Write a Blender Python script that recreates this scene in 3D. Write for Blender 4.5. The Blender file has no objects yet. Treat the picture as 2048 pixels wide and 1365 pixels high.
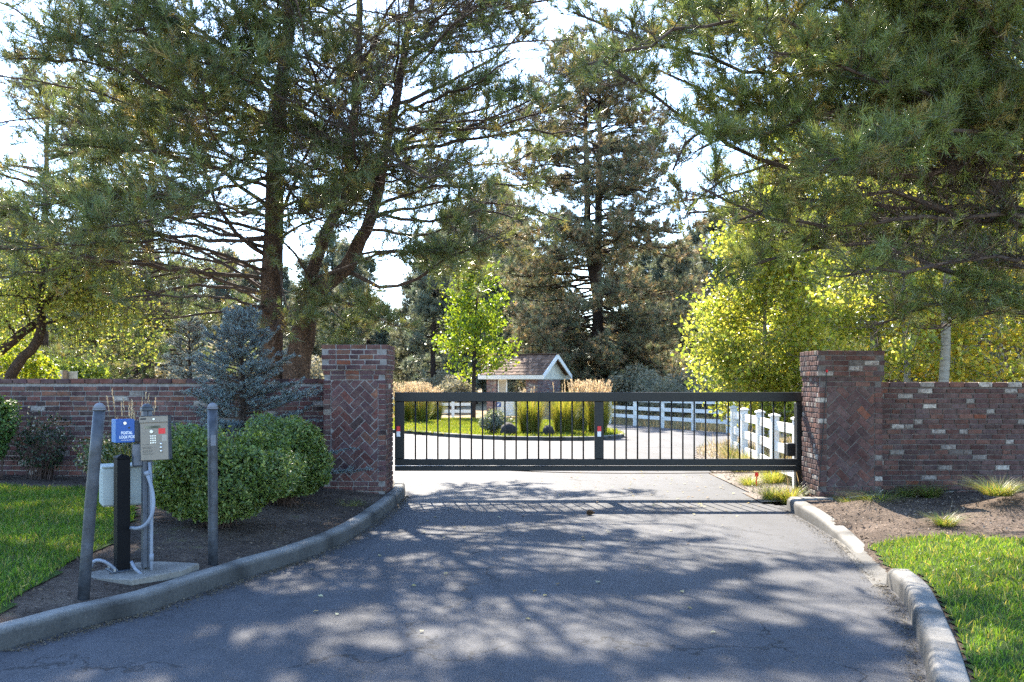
import bpy, math, random
import numpy as np
from mathutils import Vector, Matrix

R = math.radians
C = bpy.context.scene.collection
CAMZ, F = 1.7, 1800.0
UP = np.array([0., 0., 1.])


def U(px, py, d):
    """world point seen at photo pixel (px, py) at depth d"""
    return np.array([(px - 1024) / F * d, d, CAMZ + (760 - py) / F * d])


def nrm(a):
    a = np.asarray(a, float)
    return a / np.maximum(np.linalg.norm(a, axis=-1, keepdims=True), 1e-9)


# ------------------------------------------------------------------ mesh helper
ORG = {}


class MB:
    def __init__(self):
        self.v, self.f, self.c, self.n = [], [], [], 0

    def add(self, v, f, mat=0, col=(1, 1, 1), smooth=False):
        v = np.asarray(v, float).reshape(-1, 3)
        f = np.asarray(f, int)
        if len(v) == 0 or len(f) == 0:
            return self
        c = np.asarray(col, float)
        if c.ndim == 1:
            c = np.tile(c, (len(v), 1))
        self.v.append(v)
        self.c.append(c)
        self.f.append((f + self.n, mat, smooth))
        self.n += len(v)
        return self

    def box(self, lo, hi, mat=0, col=(1, 1, 1), M=None, bev=0.0):
        lo, hi = np.array(lo, float), np.array(hi, float)
        if bev <= 0:
            v = np.array([[x, y, z] for z in (lo[2], hi[2]) for y in (lo[1], hi[1]) for x in (lo[0], hi[0])])
            f = [[0, 2, 3, 1], [4, 5, 7, 6], [0, 1, 5, 4], [2, 6, 7, 3], [0, 4, 6, 2], [1, 3, 7, 5]]
            if M is not None:
                v = xf(v, M)
            return self.add(v, f, mat, col)
        # chamfered box : 24 verts
        b = min(bev, (hi - lo).min() * 0.45)
        v, idx = [], {}
        for sx in (0, 1):
            for sy in (0, 1):
                for sz in (0, 1):
                    cn = np.array([hi[0] if sx else lo[0], hi[1] if sy else lo[1], hi[2] if sz else lo[2]])
                    s = np.array([-1 if sx else 1, -1 if sy else 1, -1 if sz else 1]) * b
                    for ax in range(3):
                        p = cn + s
                        p[ax] = cn[ax]
                        idx[(sx, sy, sz, ax)] = len(v)
                        v.append(p)
        quads, tris = [], []
        for ax in range(3):
            o = [a for a in range(3) if a != ax]
            for s in (0, 1):
                q = []
                for (a, c2) in ((0, 0), (1, 0), (1, 1), (0, 1)):
                    k = [0, 0, 0]
                    k[ax], k[o[0]], k[o[1]] = s, a, c2
                    q.append(idx[(k[0], k[1], k[2], ax)])
                quads.append(q)
            for a in (0, 1):
                for c2 in (0, 1):
                    k0, k1 = [0, 0, 0], [0, 0, 0]
                    k0[o[0]] = k1[o[0]] = a
                    k0[o[1]] = k1[o[1]] = c2
                    k1[ax] = 1
                    quads.append([idx[(*k0, o[0])], idx[(*k1, o[0])], idx[(*k1, o[1])], idx[(*k0, o[1])]])
        for sx in (0, 1):
            for sy in (0, 1):
                for sz in (0, 1):
                    tris.append([idx[(sx, sy, sz, a)] for a in range(3)])
        v = np.array(v)
        if M is not None:
            v = xf(v, M)
        n0 = self.n
        self.add(v, quads, mat, col)
        self.f.append((np.array(tris) + n0, mat, False))
        return self

    def tube(self, pts, rad, n=8, mat=0, col=(1, 1, 1), cap=True, smooth=True, rough=0.0, rng=None):
        pts = np.asarray(pts, float)
        rad = np.broadcast_to(np.asarray(rad, float), (len(pts),))
        t = nrm(np.gradient(pts, axis=0))
        ref = np.array([1., 0, 0]) if abs(t[0][0]) < .8 else np.array([0, 1., 0])
        a = np.linspace(0, 2 * math.pi, n, endpoint=False)
        rings = []
        u = None
        for i in range(len(pts)):
            if u is None:
                u = nrm(np.cross(t[i], ref))
            else:
                u = nrm(u - t[i] * np.dot(u, t[i]))
            w = np.cross(t[i], u)
            r = rad[i]
            rr = np.full(n, r)
            if rough and rng is not None:
                rr = r * (1 + rough * rng.normal(size=n))
            rings.append(pts[i] + (np.cos(a) * rr)[:, None] * u + (np.sin(a) * rr)[:, None] * w)
        v = np.concatenate(rings)
        q = []
        for i in range(len(pts) - 1):
            for k in range(n):
                k2 = (k + 1) % n
                q.append([i * n + k, i * n + k2, (i + 1) * n + k2, (i + 1) * n + k])
        n0 = self.n
        self.add(v, q, mat, col, smooth)
        if cap:
            self.f.append((np.array([list(range(n))[::-1]]) + n0, mat, False))
            self.f.append((np.array([list(range(n))]) + n0 + (len(pts) - 1) * n, mat, False))
        return self

    def segs(self, A, B, ra, rb, mat=0, col=(1, 1, 1)):
        """three sided tapered twigs"""
        A, B = np.asarray(A), np.asarray(B)
        if len(A) == 0:
            return self
        m = len(A)
        d = nrm(B - A)
        ref = np.where(np.abs(d[:, 2:3]) < .9, np.array([[0, 0, 1.]]), np.array([[1., 0, 0]]))
        u = nrm(np.cross(d, ref))
        w = np.cross(d, u)
        ra = np.broadcast_to(ra, (m,))[:, None]
        rb = np.broadcast_to(rb, (m,))[:, None]
        vs = []
        for P, r in ((A, ra), (B, rb)):
            for k in range(3):
                an = k * 2 * math.pi / 3
                vs.append(P + (u * math.cos(an) + w * math.sin(an)) * r)
        v = np.stack(vs, 1).reshape(-1, 3)
        base = np.arange(m)[:, None] * 6
        q = np.concatenate([base + np.array([[0, 1, 4, 3]]), base + np.array([[1, 2, 5, 4]]), base + np.array([[2, 0, 3, 5]])])
        return self.add(v, q, mat, col, True)

    def build(self, name, mats, parent=None, origin=None):
        me = bpy.data.meshes.new(name)
        v = np.concatenate(self.v)
        if parent is not None:
            org = np.array(ORG[parent.name])
        elif origin is not None:
            org = np.array(origin, float)
        else:
            lo, hi = v.min(0), v.max(0)
            org = np.array([(lo[0] + hi[0]) / 2, (lo[1] + hi[1]) / 2, lo[2]])
        v = (v - org).astype(np.float32)
        me.vertices.add(len(v))
        me.vertices.foreach_set('co', v.ravel())
        ls, lt, mi, sm, lv = [], [], [], [], []
        off = 0
        for f, m, s in self.f:
            k, n = f.shape
            lv.append(f.ravel())
            ls.append(off + np.arange(k) * n)
            mi.append(np.full(k, m))
            sm.append(np.full(k, s))
            off += k * n
        lv = np.concatenate(lv).astype(np.int32)
        ls = np.concatenate(ls).astype(np.int32)
        me.loops.add(len(lv))
        me.loops.foreach_set('vertex_index', lv)
        me.polygons.add(len(ls))
        me.polygons.foreach_set('loop_start', ls)
        me.polygons.foreach_set('material_index', np.concatenate(mi).astype(np.int32))
        me.polygons.foreach_set('use_smooth', np.concatenate(sm).astype(bool))
        at = me.attributes.new('Col', 'FLOAT_COLOR', 'POINT')
        c = np.concatenate(self.c)
        c4 = np.concatenate([c, np.ones((len(c), 1))], 1).astype(np.float32)
        at.data.foreach_set('color', c4.ravel())
        me.update(calc_edges=True)
        for m in (mats if isinstance(mats, (list, tuple)) else [mats]):
            me.materials.append(m)
        o = bpy.data.objects.new(name, me)
        C.objects.link(o)
        if parent is not None:
            o.parent = parent
        else:
            o.location = org
        ORG[o.name] = org
        return o


def xf(v, M):
    v = np.asarray(v, float)
    M = np.array(M)
    return v @ M[:3, :3].T + M[:3, 3]


def TR(loc, rz=0, rx=0, ry=0):
    return Matrix.Translation(Vector(loc)) @ Matrix.Rotation(rz, 4, 'Z') @ Matrix.Rotation(rx, 4, 'X') @ Matrix.Rotation(ry, 4, 'Y')


def tag(o, label=None, cat=None, group=None, kind=None):
    if label: o['label'] = label
    if cat: o['category'] = cat
    if group: o['group'] = group
    if kind: o['kind'] = kind
    return o


def thing(name, label, cat, loc, group=None):
    o = bpy.data.objects.new(name, None)
    C.objects.link(o)
    o.location = Vector([float(a) for a in loc])
    o.empty_display_size = .2
    ORG[o.name] = np.array(loc, float)
    return tag(o, label, cat, group)


def copy_tree(root, loc, rz=0, sc=1.0, label=None):
    r = root.copy()
    C.objects.link(r)
    r.location = Vector([float(a) for a in loc])
    r.rotation_euler = (0, 0, rz)
    r.scale = (sc, sc, sc) if not isinstance(sc, tuple) else sc
    ORG[r.name] = np.array(loc, float)
    if label: r['label'] = label
    for ch in list(root.children):
        c = ch.copy()
        C.objects.link(c)
        c.parent = r
        for g in list(ch.children):
            d = g.copy()
            C.objects.link(d)
            d.parent = c
    return r


# ------------------------------------------------------------------ materials
def mat(name, rough=.7, spec=.5, metal=0.0):
    m = bpy.data.materials.new(name)
    m.use_nodes = True
    nt = m.node_tree
    b = nt.nodes['Principled BSDF']
    b.inputs['Roughness'].default_value = rough
    b.inputs['Specular IOR Level'].default_value = spec
    b.inputs['Metallic'].default_value = metal
    return m, nt, b


def nd(nt, t, **kw):
    n = nt.nodes.new(t)
    for k, v in kw.items():
        if k in n.inputs.keys():
            n.inputs[k].default_value = v
        else:
            setattr(n, k, v)
    return n


def noise(nt, scale, detail=4, rough=.6, coord='Object', stretch=None):
    tc = nd(nt, 'ShaderNodeTexCoord')
    n = nd(nt, 'ShaderNodeTexNoise')
    n.inputs['Scale'].default_value = scale
    n.inputs['Detail'].default_value = detail
    n.inputs['Roughness'].default_value = rough
    if stretch:
        mp = nd(nt, 'ShaderNodeMapping')
        mp.inputs['Scale'].default_value = stretch
        nt.links.new(tc.outputs[coord], mp.inputs['Vector'])
        nt.links.new(mp.outputs[0], n.inputs['Vector'])
    else:
        nt.links.new(tc.outputs[coord], n.inputs['Vector'])
    return n


def ramp(nt, src, stops):
    r = nd(nt, 'ShaderNodeValToRGB')
    e = r.color_ramp.elements
    while len(e) < len(stops):
        e.new(.5)
    for i, (p, c) in enumerate(stops):
        e[i].position = p
        e[i].color = (*c, 1) if len(c) == 3 else c
    nt.links.new(src, r.inputs[0])
    return r


def mixc(nt, a, b, fac, typ='MIX'):
    n = nd(nt, 'ShaderNodeMix', data_type='RGBA', blend_type=typ)
    for s, i in ((a, 6), (b, 7)):
        if hasattr(s, 'links'):
            nt.links.new(s, n.inputs[i])
        else:
            n.inputs[i].default_value = (*s, 1)
    if hasattr(fac, 'links'):
        nt.links.new(fac, n.inputs[0])
    else:
        n.inputs[0].default_value = fac
    return n.outputs[2]


def bump(nt, b, src, strength=.3, dist=.01, prev=None):
    n = nd(nt, 'ShaderNodeBump')
    n.inputs['Strength'].default_value = strength
    n.inputs['Distance'].default_value = dist
    nt.links.new(src, n.inputs['Height'])
    if prev is not None:
        nt.links.new(prev, n.inputs['Normal'])
    nt.links.new(n.outputs[0], b.inputs['Normal'])
    return n.outputs[0]


def plain(name, col, rough=.6, spec=.5, metal=0, var=.25, sc=12, bmp=.1, bs=80):
    m, nt, b = mat(name, rough, spec, metal)
    n = noise(nt, sc, 6)
    c = np.array(col)
    r = ramp(nt, n.outputs[0], [(.3, tuple(c * (1 - var))), (.7, tuple(np.minimum(c * (1 + var), 1)))])
    nt.links.new(r.outputs[0], b.inputs['Base Color'])
    if bmp:
        bump(nt, b, noise(nt, bs, 4).outputs[0], bmp, .004)
    return m


def vcol(name, rough=.8, spec=.3, trans=0.0, tint=(1, 1, 1), nz=.3, nsc=6):
    """colour from the mesh's own Col attribute, optional translucency for leaves"""
    m, nt, b = mat(name, rough, spec)
    a = nd(nt, 'ShaderNodeAttribute', attribute_name='Col')
    src = a.outputs['Color']
    if nz:
        n = noise(nt, nsc, 3)
        r = ramp(nt, n.outputs[0], [(.3, (1 - nz,) * 3), (.7, (1 + nz,) * 3)])
        src = mixc(nt, src, r.outputs[0], 1.0, 'MULTIPLY')
    nt.links.new(src, b.inputs['Base Color'])
    if trans:
        t = nd(nt, 'ShaderNodeBsdfTranslucent')
        tc = mixc(nt, src, tint, 1.0, 'MULTIPLY')
        nt.links.new(tc, t.inputs['Color'])
        mx = nd(nt, 'ShaderNodeMixShader')
        mx.inputs[0].default_value = trans
        nt.links.new(b.outputs[0], mx.inputs[1])
        nt.links.new(t.outputs[0], mx.inputs[2])
        nt.links.new(mx.outputs[0], nt.nodes['Material Output'].inputs[0])
    return m


M = {}
M['needle'] = vcol('pine_needles', .33, .7, .45, (1.35, 1.3, .75), 0)
M['needle_far'] = vcol('distant_needles', .5, .45, .4, (1.25, 1.2, .85), 0)
M['spruce'] = vcol('spruce_needles', .5, .4, .15, (1, 1, 1), 0)
M['leaf'] = vcol('aspen_leaves', .4, .5, .55, (1.45, 1.4, .9), 0)
M['shrubleaf'] = vcol('shrub_leaves', .42, .45, .3, (1.4, 1.3, .5), 0)
M['blade'] = vcol('grass_blades', .42, .4, .5, (1.9, 1.6, .6), 0)
M['plume'] = vcol('dry_plumes', .7, .3, .45, (1.2, 1.1, .9), 0)
M['wood'] = vcol('twig_bark', .85, .2, 0, nz=.3, nsc=15)


def bark(name, c1, c2, c3, sc=5):
    m, nt, b = mat(name, .9, .2)
    n = noise(nt, sc, 8, .7, stretch=(3, 3, .55))
    v = nd(nt, 'ShaderNodeTexVoronoi', feature='DISTANCE_TO_EDGE')
    tc = nd(nt, 'ShaderNodeTexCoord')
    mp = nd(nt, 'ShaderNodeMapping')
    mp.inputs['Scale'].default_value = (11, 11, 3.2)
    dn = noise(nt, 4, 4)
    ad = nd(nt, 'ShaderNodeVectorMath', operation='ADD')
    sc2 = nd(nt, 'ShaderNodeVectorMath', operation='SCALE')
    sc2.inputs['Scale'].default_value = .35
    nt.links.new(dn.outputs['Color'], sc2.inputs[0])
    nt.links.new(tc.outputs['Object'], ad.inputs[0])
    nt.links.new(sc2.outputs[0], ad.inputs[1])
    nt.links.new(ad.outputs[0], mp.inputs['Vector'])
    nt.links.new(mp.outputs[0], v.inputs['Vector'])
    r = ramp(nt, n.outputs[0], [(.3, c1), (.52, c2), (.75, c3)])
    f = ramp(nt, v.outputs['Distance'], [(.0, (.25,) * 3), (.16, (1,) * 3)])
    c = mixc(nt, r.outputs[0], f.outputs[0], 1.0, 'MULTIPLY')
    nt.links.new(c, b.inputs['Base Color'])
    h = mixc(nt, n.outputs[0], f.outputs[0], .6)
    bump(nt, b, h, .9, .03)
    return m


M['pinebark'] = bark('pine_bark', (.06, .04, .03), (.15, .095, .065), (.27, .17, .11))
M['darkbark'] = bark('dark_bark', (.03, .022, .018), (.07, .05, .04), (.12, .09, .07))
M['birchbark'] = bark('birch_bark', (.035, .025, .02), (.08, .055, .04), (.14, .1, .07))


def aspenbark():
    m, nt, b = mat('aspen_bark', .7, .3)
    n = noise(nt, 6, 6, .65, stretch=(1, 1, 5))
    r = ramp(nt, n.outputs[0], [(.33, (.06, .055, .045)), (.42, (.2, .185, .15)), (.7, (.32, .3, .25))])
    nt.links.new(r.outputs[0], b.inputs['Base Color'])
    bump(nt, b, n.outputs[0], .3, .01)
    return m


M['aspenbark'] = aspenbark()


def asphalt():
    m, nt, b = mat('asphalt', .78, .26)
    big = noise(nt, .55, 5, .6)
    mid = noise(nt, 7, 5, .7)
    fine = noise(nt, 75, 4, .85)
    r1 = ramp(nt, big.outputs[0], [(.3, (.046, .0475, .053)), (.7, (.069, .07, .076))])
    r2 = ramp(nt, mid.outputs[0], [(.3, (.82,) * 3), (.7, (1.15,) * 3)])
    r3 = ramp(nt, fine.outputs[0], [(.34, (.58,) * 3), (.5, (.95,) * 3), (.66, (1.55,) * 3)])
    c = mixc(nt, r1.outputs[0], r2.outputs[0], 1, 'MULTIPLY')
    c = mixc(nt, c, r3.outputs[0], 1, 'MULTIPLY')
    st = ramp(nt, noise(nt, 1, 4, .55, stretch=(2.3, .16, 1)).outputs[0], [(.35, (.86,) * 3), (.6, (1.06,) * 3)])
    c = mixc(nt, c, st.outputs[0], 1, 'MULTIPLY')
    sp = ramp(nt, noise(nt, 2.7, 3, .5).outputs[0], [(.66, (1,) * 3), (.76, (.72,) * 3)])
    c = mixc(nt, c, sp.outputs[0], 1, 'MULTIPLY')
    # thin wandering cracks
    tc = nd(nt, 'ShaderNodeTexCoord')
    dn = noise(nt, 1.1, 5)
    sc = nd(nt, 'ShaderNodeVectorMath', operation='SCALE')
    sc.inputs['Scale'].default_value = 1.6
    ad = nd(nt, 'ShaderNodeVectorMath', operation='ADD')
    nt.links.new(dn.outputs['Color'], sc.inputs[0])
    nt.links.new(tc.outputs['Object'], ad.inputs[0])
    nt.links.new(sc.outputs[0], ad.inputs[1])
    v = nd(nt, 'ShaderNodeTexVoronoi', feature='DISTANCE_TO_EDGE')
    v.inputs['Scale'].default_value = .28
    nt.links.new(ad.outputs[0], v.inputs['Vector'])
    cr = ramp(nt, v.outputs['Distance'], [(.0, (.3,) * 3), (.007, (1,) * 3)])
    msk = ramp(nt, noise(nt, .9, 2).outputs[0], [(.38, (0,) * 3), (.46, (1,) * 3)])
    cr2 = mixc(nt, (1, 1, 1), cr.outputs[0], msk.outputs[0])
    c = mixc(nt, c, cr2, 1, 'MULTIPLY')
    nt.links.new(c, b.inputs['Base Color'])
    bump(nt, b, fine.outputs[0], .55, .006)
    return m


M['asphalt'] = asphalt()


def concrete(name, lo, hi):
    m, nt, b = mat(name, .85, .3)
    a = noise(nt, 2.2, 7, .7)
    f = noise(nt, 55, 4, .75)
    r = ramp(nt, a.outputs[0], [(.3, lo), (.68, hi)])
    r2 = ramp(nt, f.outputs[0], [(.3, (.65,) * 3), (.55, (1,) * 3), (.75, (1.25,) * 3)])
    at = nd(nt, 'ShaderNodeAttribute', attribute_name='Col')
    c = mixc(nt, r.outputs[0], r2.outputs[0], 1, 'MULTIPLY')
    c = mixc(nt, c, at.outputs['Color'], 1, 'MULTIPLY')
    nt.links.new(c, b.inputs['Base Color'])
    bump(nt, b, f.outputs[0], .4, .006)
    return m


M['kerb'] = concrete('kerb_concrete', (.12, .115, .105), (.25, .235, .21))
M['pad'] = concrete('pad_concrete', (.11, .1, .09), (.23, .21, .18))


def brickmat():
    m, nt, b = mat('old_brick', .9, .25)
    at = nd(nt, 'ShaderNodeAttribute', attribute_name='Col')
    n = noise(nt, 18, 6, .75)
    n2 = noise(nt, 7, 6, .7)
    n3 = noise(nt, 1.4, 4, .6)
    r = ramp(nt, n.outputs[0], [(.28, (.5,) * 3), (.55, (1,) * 3), (.75, (1.5,) * 3)])
    c = mixc(nt, at.outputs['Color'], r.outputs[0], 1, 'MULTIPLY')
    w = ramp(nt, n2.outputs[0], [(.45, (.03,) * 3), (.74, (.6,) * 3)])
    c = mixc(nt, c, (.2, .135, .11), w.outputs[0])
    w4 = ramp(nt, noise(nt, 27, 5, .75).outputs[0], [(.5, (0,) * 3), (.62, (.7,) * 3)])
    c = mixc(nt, c, (.1, .06, .05), w4.outputs[0])
    w3 = ramp(nt, n3.outputs[0], [(.3, (.55, .52, .56)), (.68, (1.2,) * 3)])
    c = mixc(nt, c, w3.outputs[0], 1, 'MULTIPLY')
    nt.links.new(c, b.inputs['Base Color'])
    bump(nt, b, n.outputs[0], .6, .008)
    return m


M['brick'] = brickmat()
M['mortar'] = plain('mortar', (.23, .21, .195), .95, .15, 0, .35, 14, .6, 60)
M['mortar_dark'] = plain('mortar_brown', (.13, .11, .098), .95, .15, 0, .35, 14, .6, 60)
M['black'] = plain('black_painted_steel', (.006, .006, .0066), .45, .35, 0, .35, 8, .06, 60)
M['postblack'] = plain('black_post_paint', (.004, .004, .005), .55, .12, 0, .2, 8, .03, 60)
M['bollard'] = plain('weathered_grey_paint', (.04, .044, .052), .5, .5, .1, .55, 14, .35, 50)
M['strut'] = plain('galvanised_strut', (.08, .088, .105), .5, .5, .2, .3, 9, .15, 60)
M['dome'] = plain('concrete_dome', (.15, .152, .165), .7, .4, 0, .2, 20, .2, 60)
M['conduit'] = plain('grey_conduit', (.2, .22, .26), .5, .4, 0, .12, 9, .05, 60)
M['cabinet'] = plain('pale_cabinet', (.33, .36, .34), .5, .4, 0, .08, 5, .04, 40)
M['panelmetal'] = plain('tan_brushed_panel', (.21, .175, .135), .42, .4, .15, .06, 30, .03, 120)
M['darkbox'] = plain('dark_housing', (.04, .048, .06), .5, .5, .1, .2, 9, .05, 60)
M['blue'] = plain('blue_enamel', (.003, .07, .27), .45, .5, 0, .08, 6, .03, 40)
M['bluel'] = plain('blue_enamel_side', (.004, .13, .36), .45, .5, 0, .08, 6, .03, 40)
M['white'] = plain('white_lettering', (.75, .75, .75), .6, .4, 0, .04, 6, 0)
M['red'] = plain('red_sticker', (.65, .01, .012), .4, .5, 0, .06, 6, 0)
M['steel'] = plain('bright_steel', (.55, .55, .53), .25, .5, .8, .1, 9, 0)
M['ink'] = plain('dark_ink', (.05, .045, .04), .7, .3, 0, .1, 6, 0)
M['lcd'] = plain('display_glass', (.05, .055, .035), .15, .6, 0, .2, 6, 0)
M['vinyl'] = plain('white_fence_vinyl', (.72, .71, .66), .5, .4, 0, .06, 4, .05, 50)
M['cream'] = plain('cream_siding', (.66, .62, .5), .6, .4, 0, .06, 4, .1, 50)
M['darkroof'] = plain('dark_roof', (.045, .042, .045), .8, .3, 0, .3, 6, .3, 20)
M['darkwall'] = plain('dark_wall', (.05, .035, .03), .8, .3, 0, .3, 6, .3, 20)
M['shake'] = vcol('roof_shakes', .85, .25, 0, nz=.35, nsc=9)
M['board'] = plain('bleached_board', (.4, .34, .25), .8, .3, 0, .2, 8, .2, 40)
M['rock'] = plain('basalt_rock', (.035, .032, .032), .9, .3, 0, .5, 9, .8, 25)
M['cable'] = plain('black_cable', (.012, .012, .012), .5, .4, 0, .1, 6, 0)
M['cone'] = plain('pine_cone_scales', (.11, .06, .03), .8, .3, 0, .4, 40, .5, 120)


def soil(name, a, b_, c, moss=0):
    m, nt, b = mat(name, .95, .15)
    n = noise(nt, 1.3, 8, .75)
    f = noise(nt, 34, 6, .8)
    r = ramp(nt, n.outputs[0], [(.3, a), (.5, b_), (.72, c)])
    r2 = ramp(nt, f.outputs[0], [(.3, (.45,) * 3), (.52, (1,) * 3), (.7, (1.9,) * 3)])
    cc = mixc(nt, r.outputs[0], r2.outputs[0], 1, 'MULTIPLY')
    if moss:
        k = ramp(nt, noise(nt, 2.6, 6, .7).outputs[0], [(.6, (0,) * 3), (.7, (moss,) * 3)])
        cc = mixc(nt, cc, (.09, .1, .02), k.outputs[0])
    nt.links.new(cc, b.inputs['Base Color'])
    bump(nt, b, f.outputs[0], 1, .03)
    return m


M['soil'] = soil('bed_soil', (.035, .026, .02), (.085, .062, .048), (.17, .13, .1), .55)
M['soilr'] = soil('pale_bed_soil', (.04, .029, .022), (.1, .073, .055), (.2, .15, .115), .2)
M['turf'] = soil('lawn_soil', (.03, .05, .012), (.05, .085, .016), (.07, .11, .02))
M['dry'] = soil('dry_ground', (.16, .12, .07), (.27, .2, .115), (.38, .3, .18))
M['gravel'] = soil('gravel', (.14, .12, .1), (.24, .2, .17), (.36, .31, .27))

# ------------------------------------------------------------------ foliage makers
def tufts(mb, P, D, n, ln, w, rng, pal, back=.12, spread=(.25, 1.15), mat=0, jit=.38):
    P, D = np.asarray(P), nrm(D)
    m = len(P)
    ref = nrm(rng.normal(size=(m, n, 3)))
    Dn = np.repeat(D[:, None, :], n, 1)
    perp = nrm(np.cross(Dn, ref))
    th = rng.uniform(spread[0], spread[1], (m, n, 1))
    dr = Dn * np.cos(th) + perp * np.sin(th)
    dr[..., 2] += rng.normal(.06, .06, (m, n))
    base = P[:, None, :] - Dn * (back * rng.uniform(0, 1, (m, n, 1)))
    L = ln * rng.uniform(.7, 1.15, (m, n, 1))
    side = nrm(np.cross(dr, nrm(rng.normal(size=(m, n, 3))))) * (w / 2)
    v = np.stack([base - side, base + side, base + dr * L], 2).reshape(-1, 3)
    f = np.arange(m * n * 3).reshape(-1, 3)
    pal = np.asarray(pal, float)
    ci = rng.integers(0, len(pal), m)
    c = pal[ci] * rng.uniform(1 - jit, 1 + jit, (m, 1))
    c = np.repeat(c[:, None, :], n * 3, 1).reshape(-1, 3)
    mb.add(v, f, mat, c)


def leaves(mb, P, size, rng, pal, mat=0, nb=None, jit=.25, aspect=.8, nbw=1.0):
    P = np.asarray(P)
    m = len(P)
    nv = rng.normal(size=(m, 3))
    if nb is not None:
        nv = nv + np.asarray(nb) * nbw
    nv = nrm(nv)
    u = nrm(np.cross(nv, nrm(rng.normal(size=(m, 3)))))
    w = np.cross(nv, u)
    s = (size * rng.uniform(.6, 1.25, (m, 1)))
    v = np.stack([P, P + u * s * .45 + w * s * .5 * aspect + nv * s * .08, P + u * s, P + u * s * .45 - w * s * .5 * aspect + nv * s * .08], 1).reshape(-1, 3)
    pal = np.asarray(pal, float)
    c = pal[rng.integers(0, len(pal), m)] * rng.uniform(1 - jit, 1 + jit, (m, 1))
    c = np.repeat(c[:, None, :], 4, 1).reshape(-1, 3)
    mb.add(v, np.arange(m * 4).reshape(-1, 4), mat, c)


def resample(pts, step, rng=None, jit=0):
    pts = np.asarray(pts, float)
    # catmull-rom
    P = np.concatenate([[2 * pts[0] - pts[1]], pts, [2 * pts[-1] - pts[-2]]])
    out = []
    for i in range(1, len(P) - 2):
        n = max(2, int(np.linalg.norm(P[i + 1] - P[i]) / step))
        for k in range(n):
            t = k / n
            p0, p1, p2, p3 = P[i - 1], P[i], P[i + 1], P[i + 2]
            out.append(.5 * (2 * p1 + (p2 - p0) * t + (2 * p0 - 5 * p1 + 4 * p2 - p3) * t * t + (3 * p1 - p0 - 3 * p2 + p3) * t ** 3))
    out.append(pts[-1])
    out = np.array(out)
    if rng is not None and jit:
        j = rng.normal(size=out.shape) * jit
        j[0] = 0
        out = out + j
    return out


def grow(pts, wood, rng, r0, r1, sub=1.2, step=.2, start=.25, k=7, tw=.28, curv=.25, flat=.35, rtw=.004, ns=7, taper=.55, wcol=(.07, .05, .04)):
    """limb along pts: wood goes to mb `wood`; returns (tuft positions, tuft directions)"""
    pts = resample(pts, .3, rng, .025)
    r0 = r0 * .7
    n = len(pts)
    wood.tube(pts, np.linspace(r0, r1, n), ns, 0, wcol, rough=.06, rng=rng)
    seg = np.linalg.norm(np.diff(pts, axis=0), axis=1)
    s = np.concatenate([[0], np.cumsum(seg)])
    L = s[-1]
    q = np.arange(L * start, L, step)
    if len(q) < 2:
        q = np.array([L * .5, L * .75])
    q = np.concatenate([q, q + rng.uniform(-.5, .5, len(q)) * step])
    q = np.clip(q, L * .05, L * .995)
    m = len(q)
    S = np.stack([np.interp(q, s, pts[:, a]) for a in range(3)], 1)
    T = nrm(np.stack([np.interp(q, s, np.gradient(pts[:, a])) for a in range(3)], 1))
    side = nrm(np.cross(T, UP))
    sg = np.where(np.arange(m) % 2 == 0, 1., -1.)[:, None]
    rn = rng.normal(size=(m, 3))
    D = nrm(T * rng.uniform(.3, .9, (m, 1)) + side * sg * rng.uniform(.5, 1, (m, 1)) + rn * flat)
    Ls = sub * (1 - taper * (q / L)) * rng.uniform(.5, 1.15, m)
    ts = np.linspace(0, 1, 5)

    def curve(t):  # t (m,j) -> points
        t = t[..., None]
        return S[:, None] + D[:, None] * Ls[:, None, None] * t + UP * (curv * Ls)[:, None, None] * t * t

    cp = curve(np.tile(ts, (m, 1)))
    rs = r0 * .28
    for i in range(4):
        a = np.maximum(.012 * (1 - .75 * ts[i]), .004) * max(.6, min(1.6, rs / .02))
        b = np.maximum(.012 * (1 - .75 * ts[i + 1]), .004) * max(.6, min(1.6, rs / .02))
        wood.segs(cp[:, i], cp[:, i + 1], a, b, 0, wcol)
    tt = rng.uniform(.25, 1, (m, k))
    tt[:, 0] = 1
    A = curve(tt).reshape(-1, 3)
    G = nrm(D[:, None] + 2 * curv * UP * tt[..., None]).reshape(-1, 3)
    B_d = nrm(G * rng.uniform(.5, 1.1, (len(G), 1)) + rng.normal(size=G.shape) * .55 + UP * .25)
    l = tw * rng.uniform(.4, 1.2, (len(G), 1))
    Bp = A + B_d * l
    wood.segs(A, Bp, rtw, rtw * .7, 0, wcol)
    # tips of the limb itself
    return np.concatenate([Bp, pts[-3:]]), np.concatenate([B_d, nrm(np.tile(pts[-1] - pts[-3], (3, 1)))])


_PINE = [(.045, .08, .036), (.038, .07, .04), (.055, .09, .036), (.04, .075, .045), (.06, .09, .04), (.034, .06, .036), (.05, .085, .05), (.05, .085, .04), (.05, .075, .03), (.04, .07, .038), (.15, .1, .03), (.21, .13, .035)]
_PINEB = [(.045, .08, .036), (.038, .07, .036), (.055, .09, .036), (.06, .095, .04), (.05, .085, .04), (.045, .075, .032), (.06, .085, .03), (.19, .12, .035), (.05, .08, .03)]

PINE = [(.085, .115, .05), (.075, .105, .05), (.1, .13, .055), (.07, .1, .055), (.11, .135, .05), (.065, .09, .045), (.09, .12, .06), (.1, .12, .045), (.08, .11, .045), (.17, .14, .06), (.13, .13, .05)]
PINEB = [(.085, .125, .05), (.075, .11, .05), (.1, .14, .055), (.11, .145, .055), (.09, .13, .055), (.08, .115, .045), (.11, .135, .045), (.16, .14, .06), (.095, .12, .045)]

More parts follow.
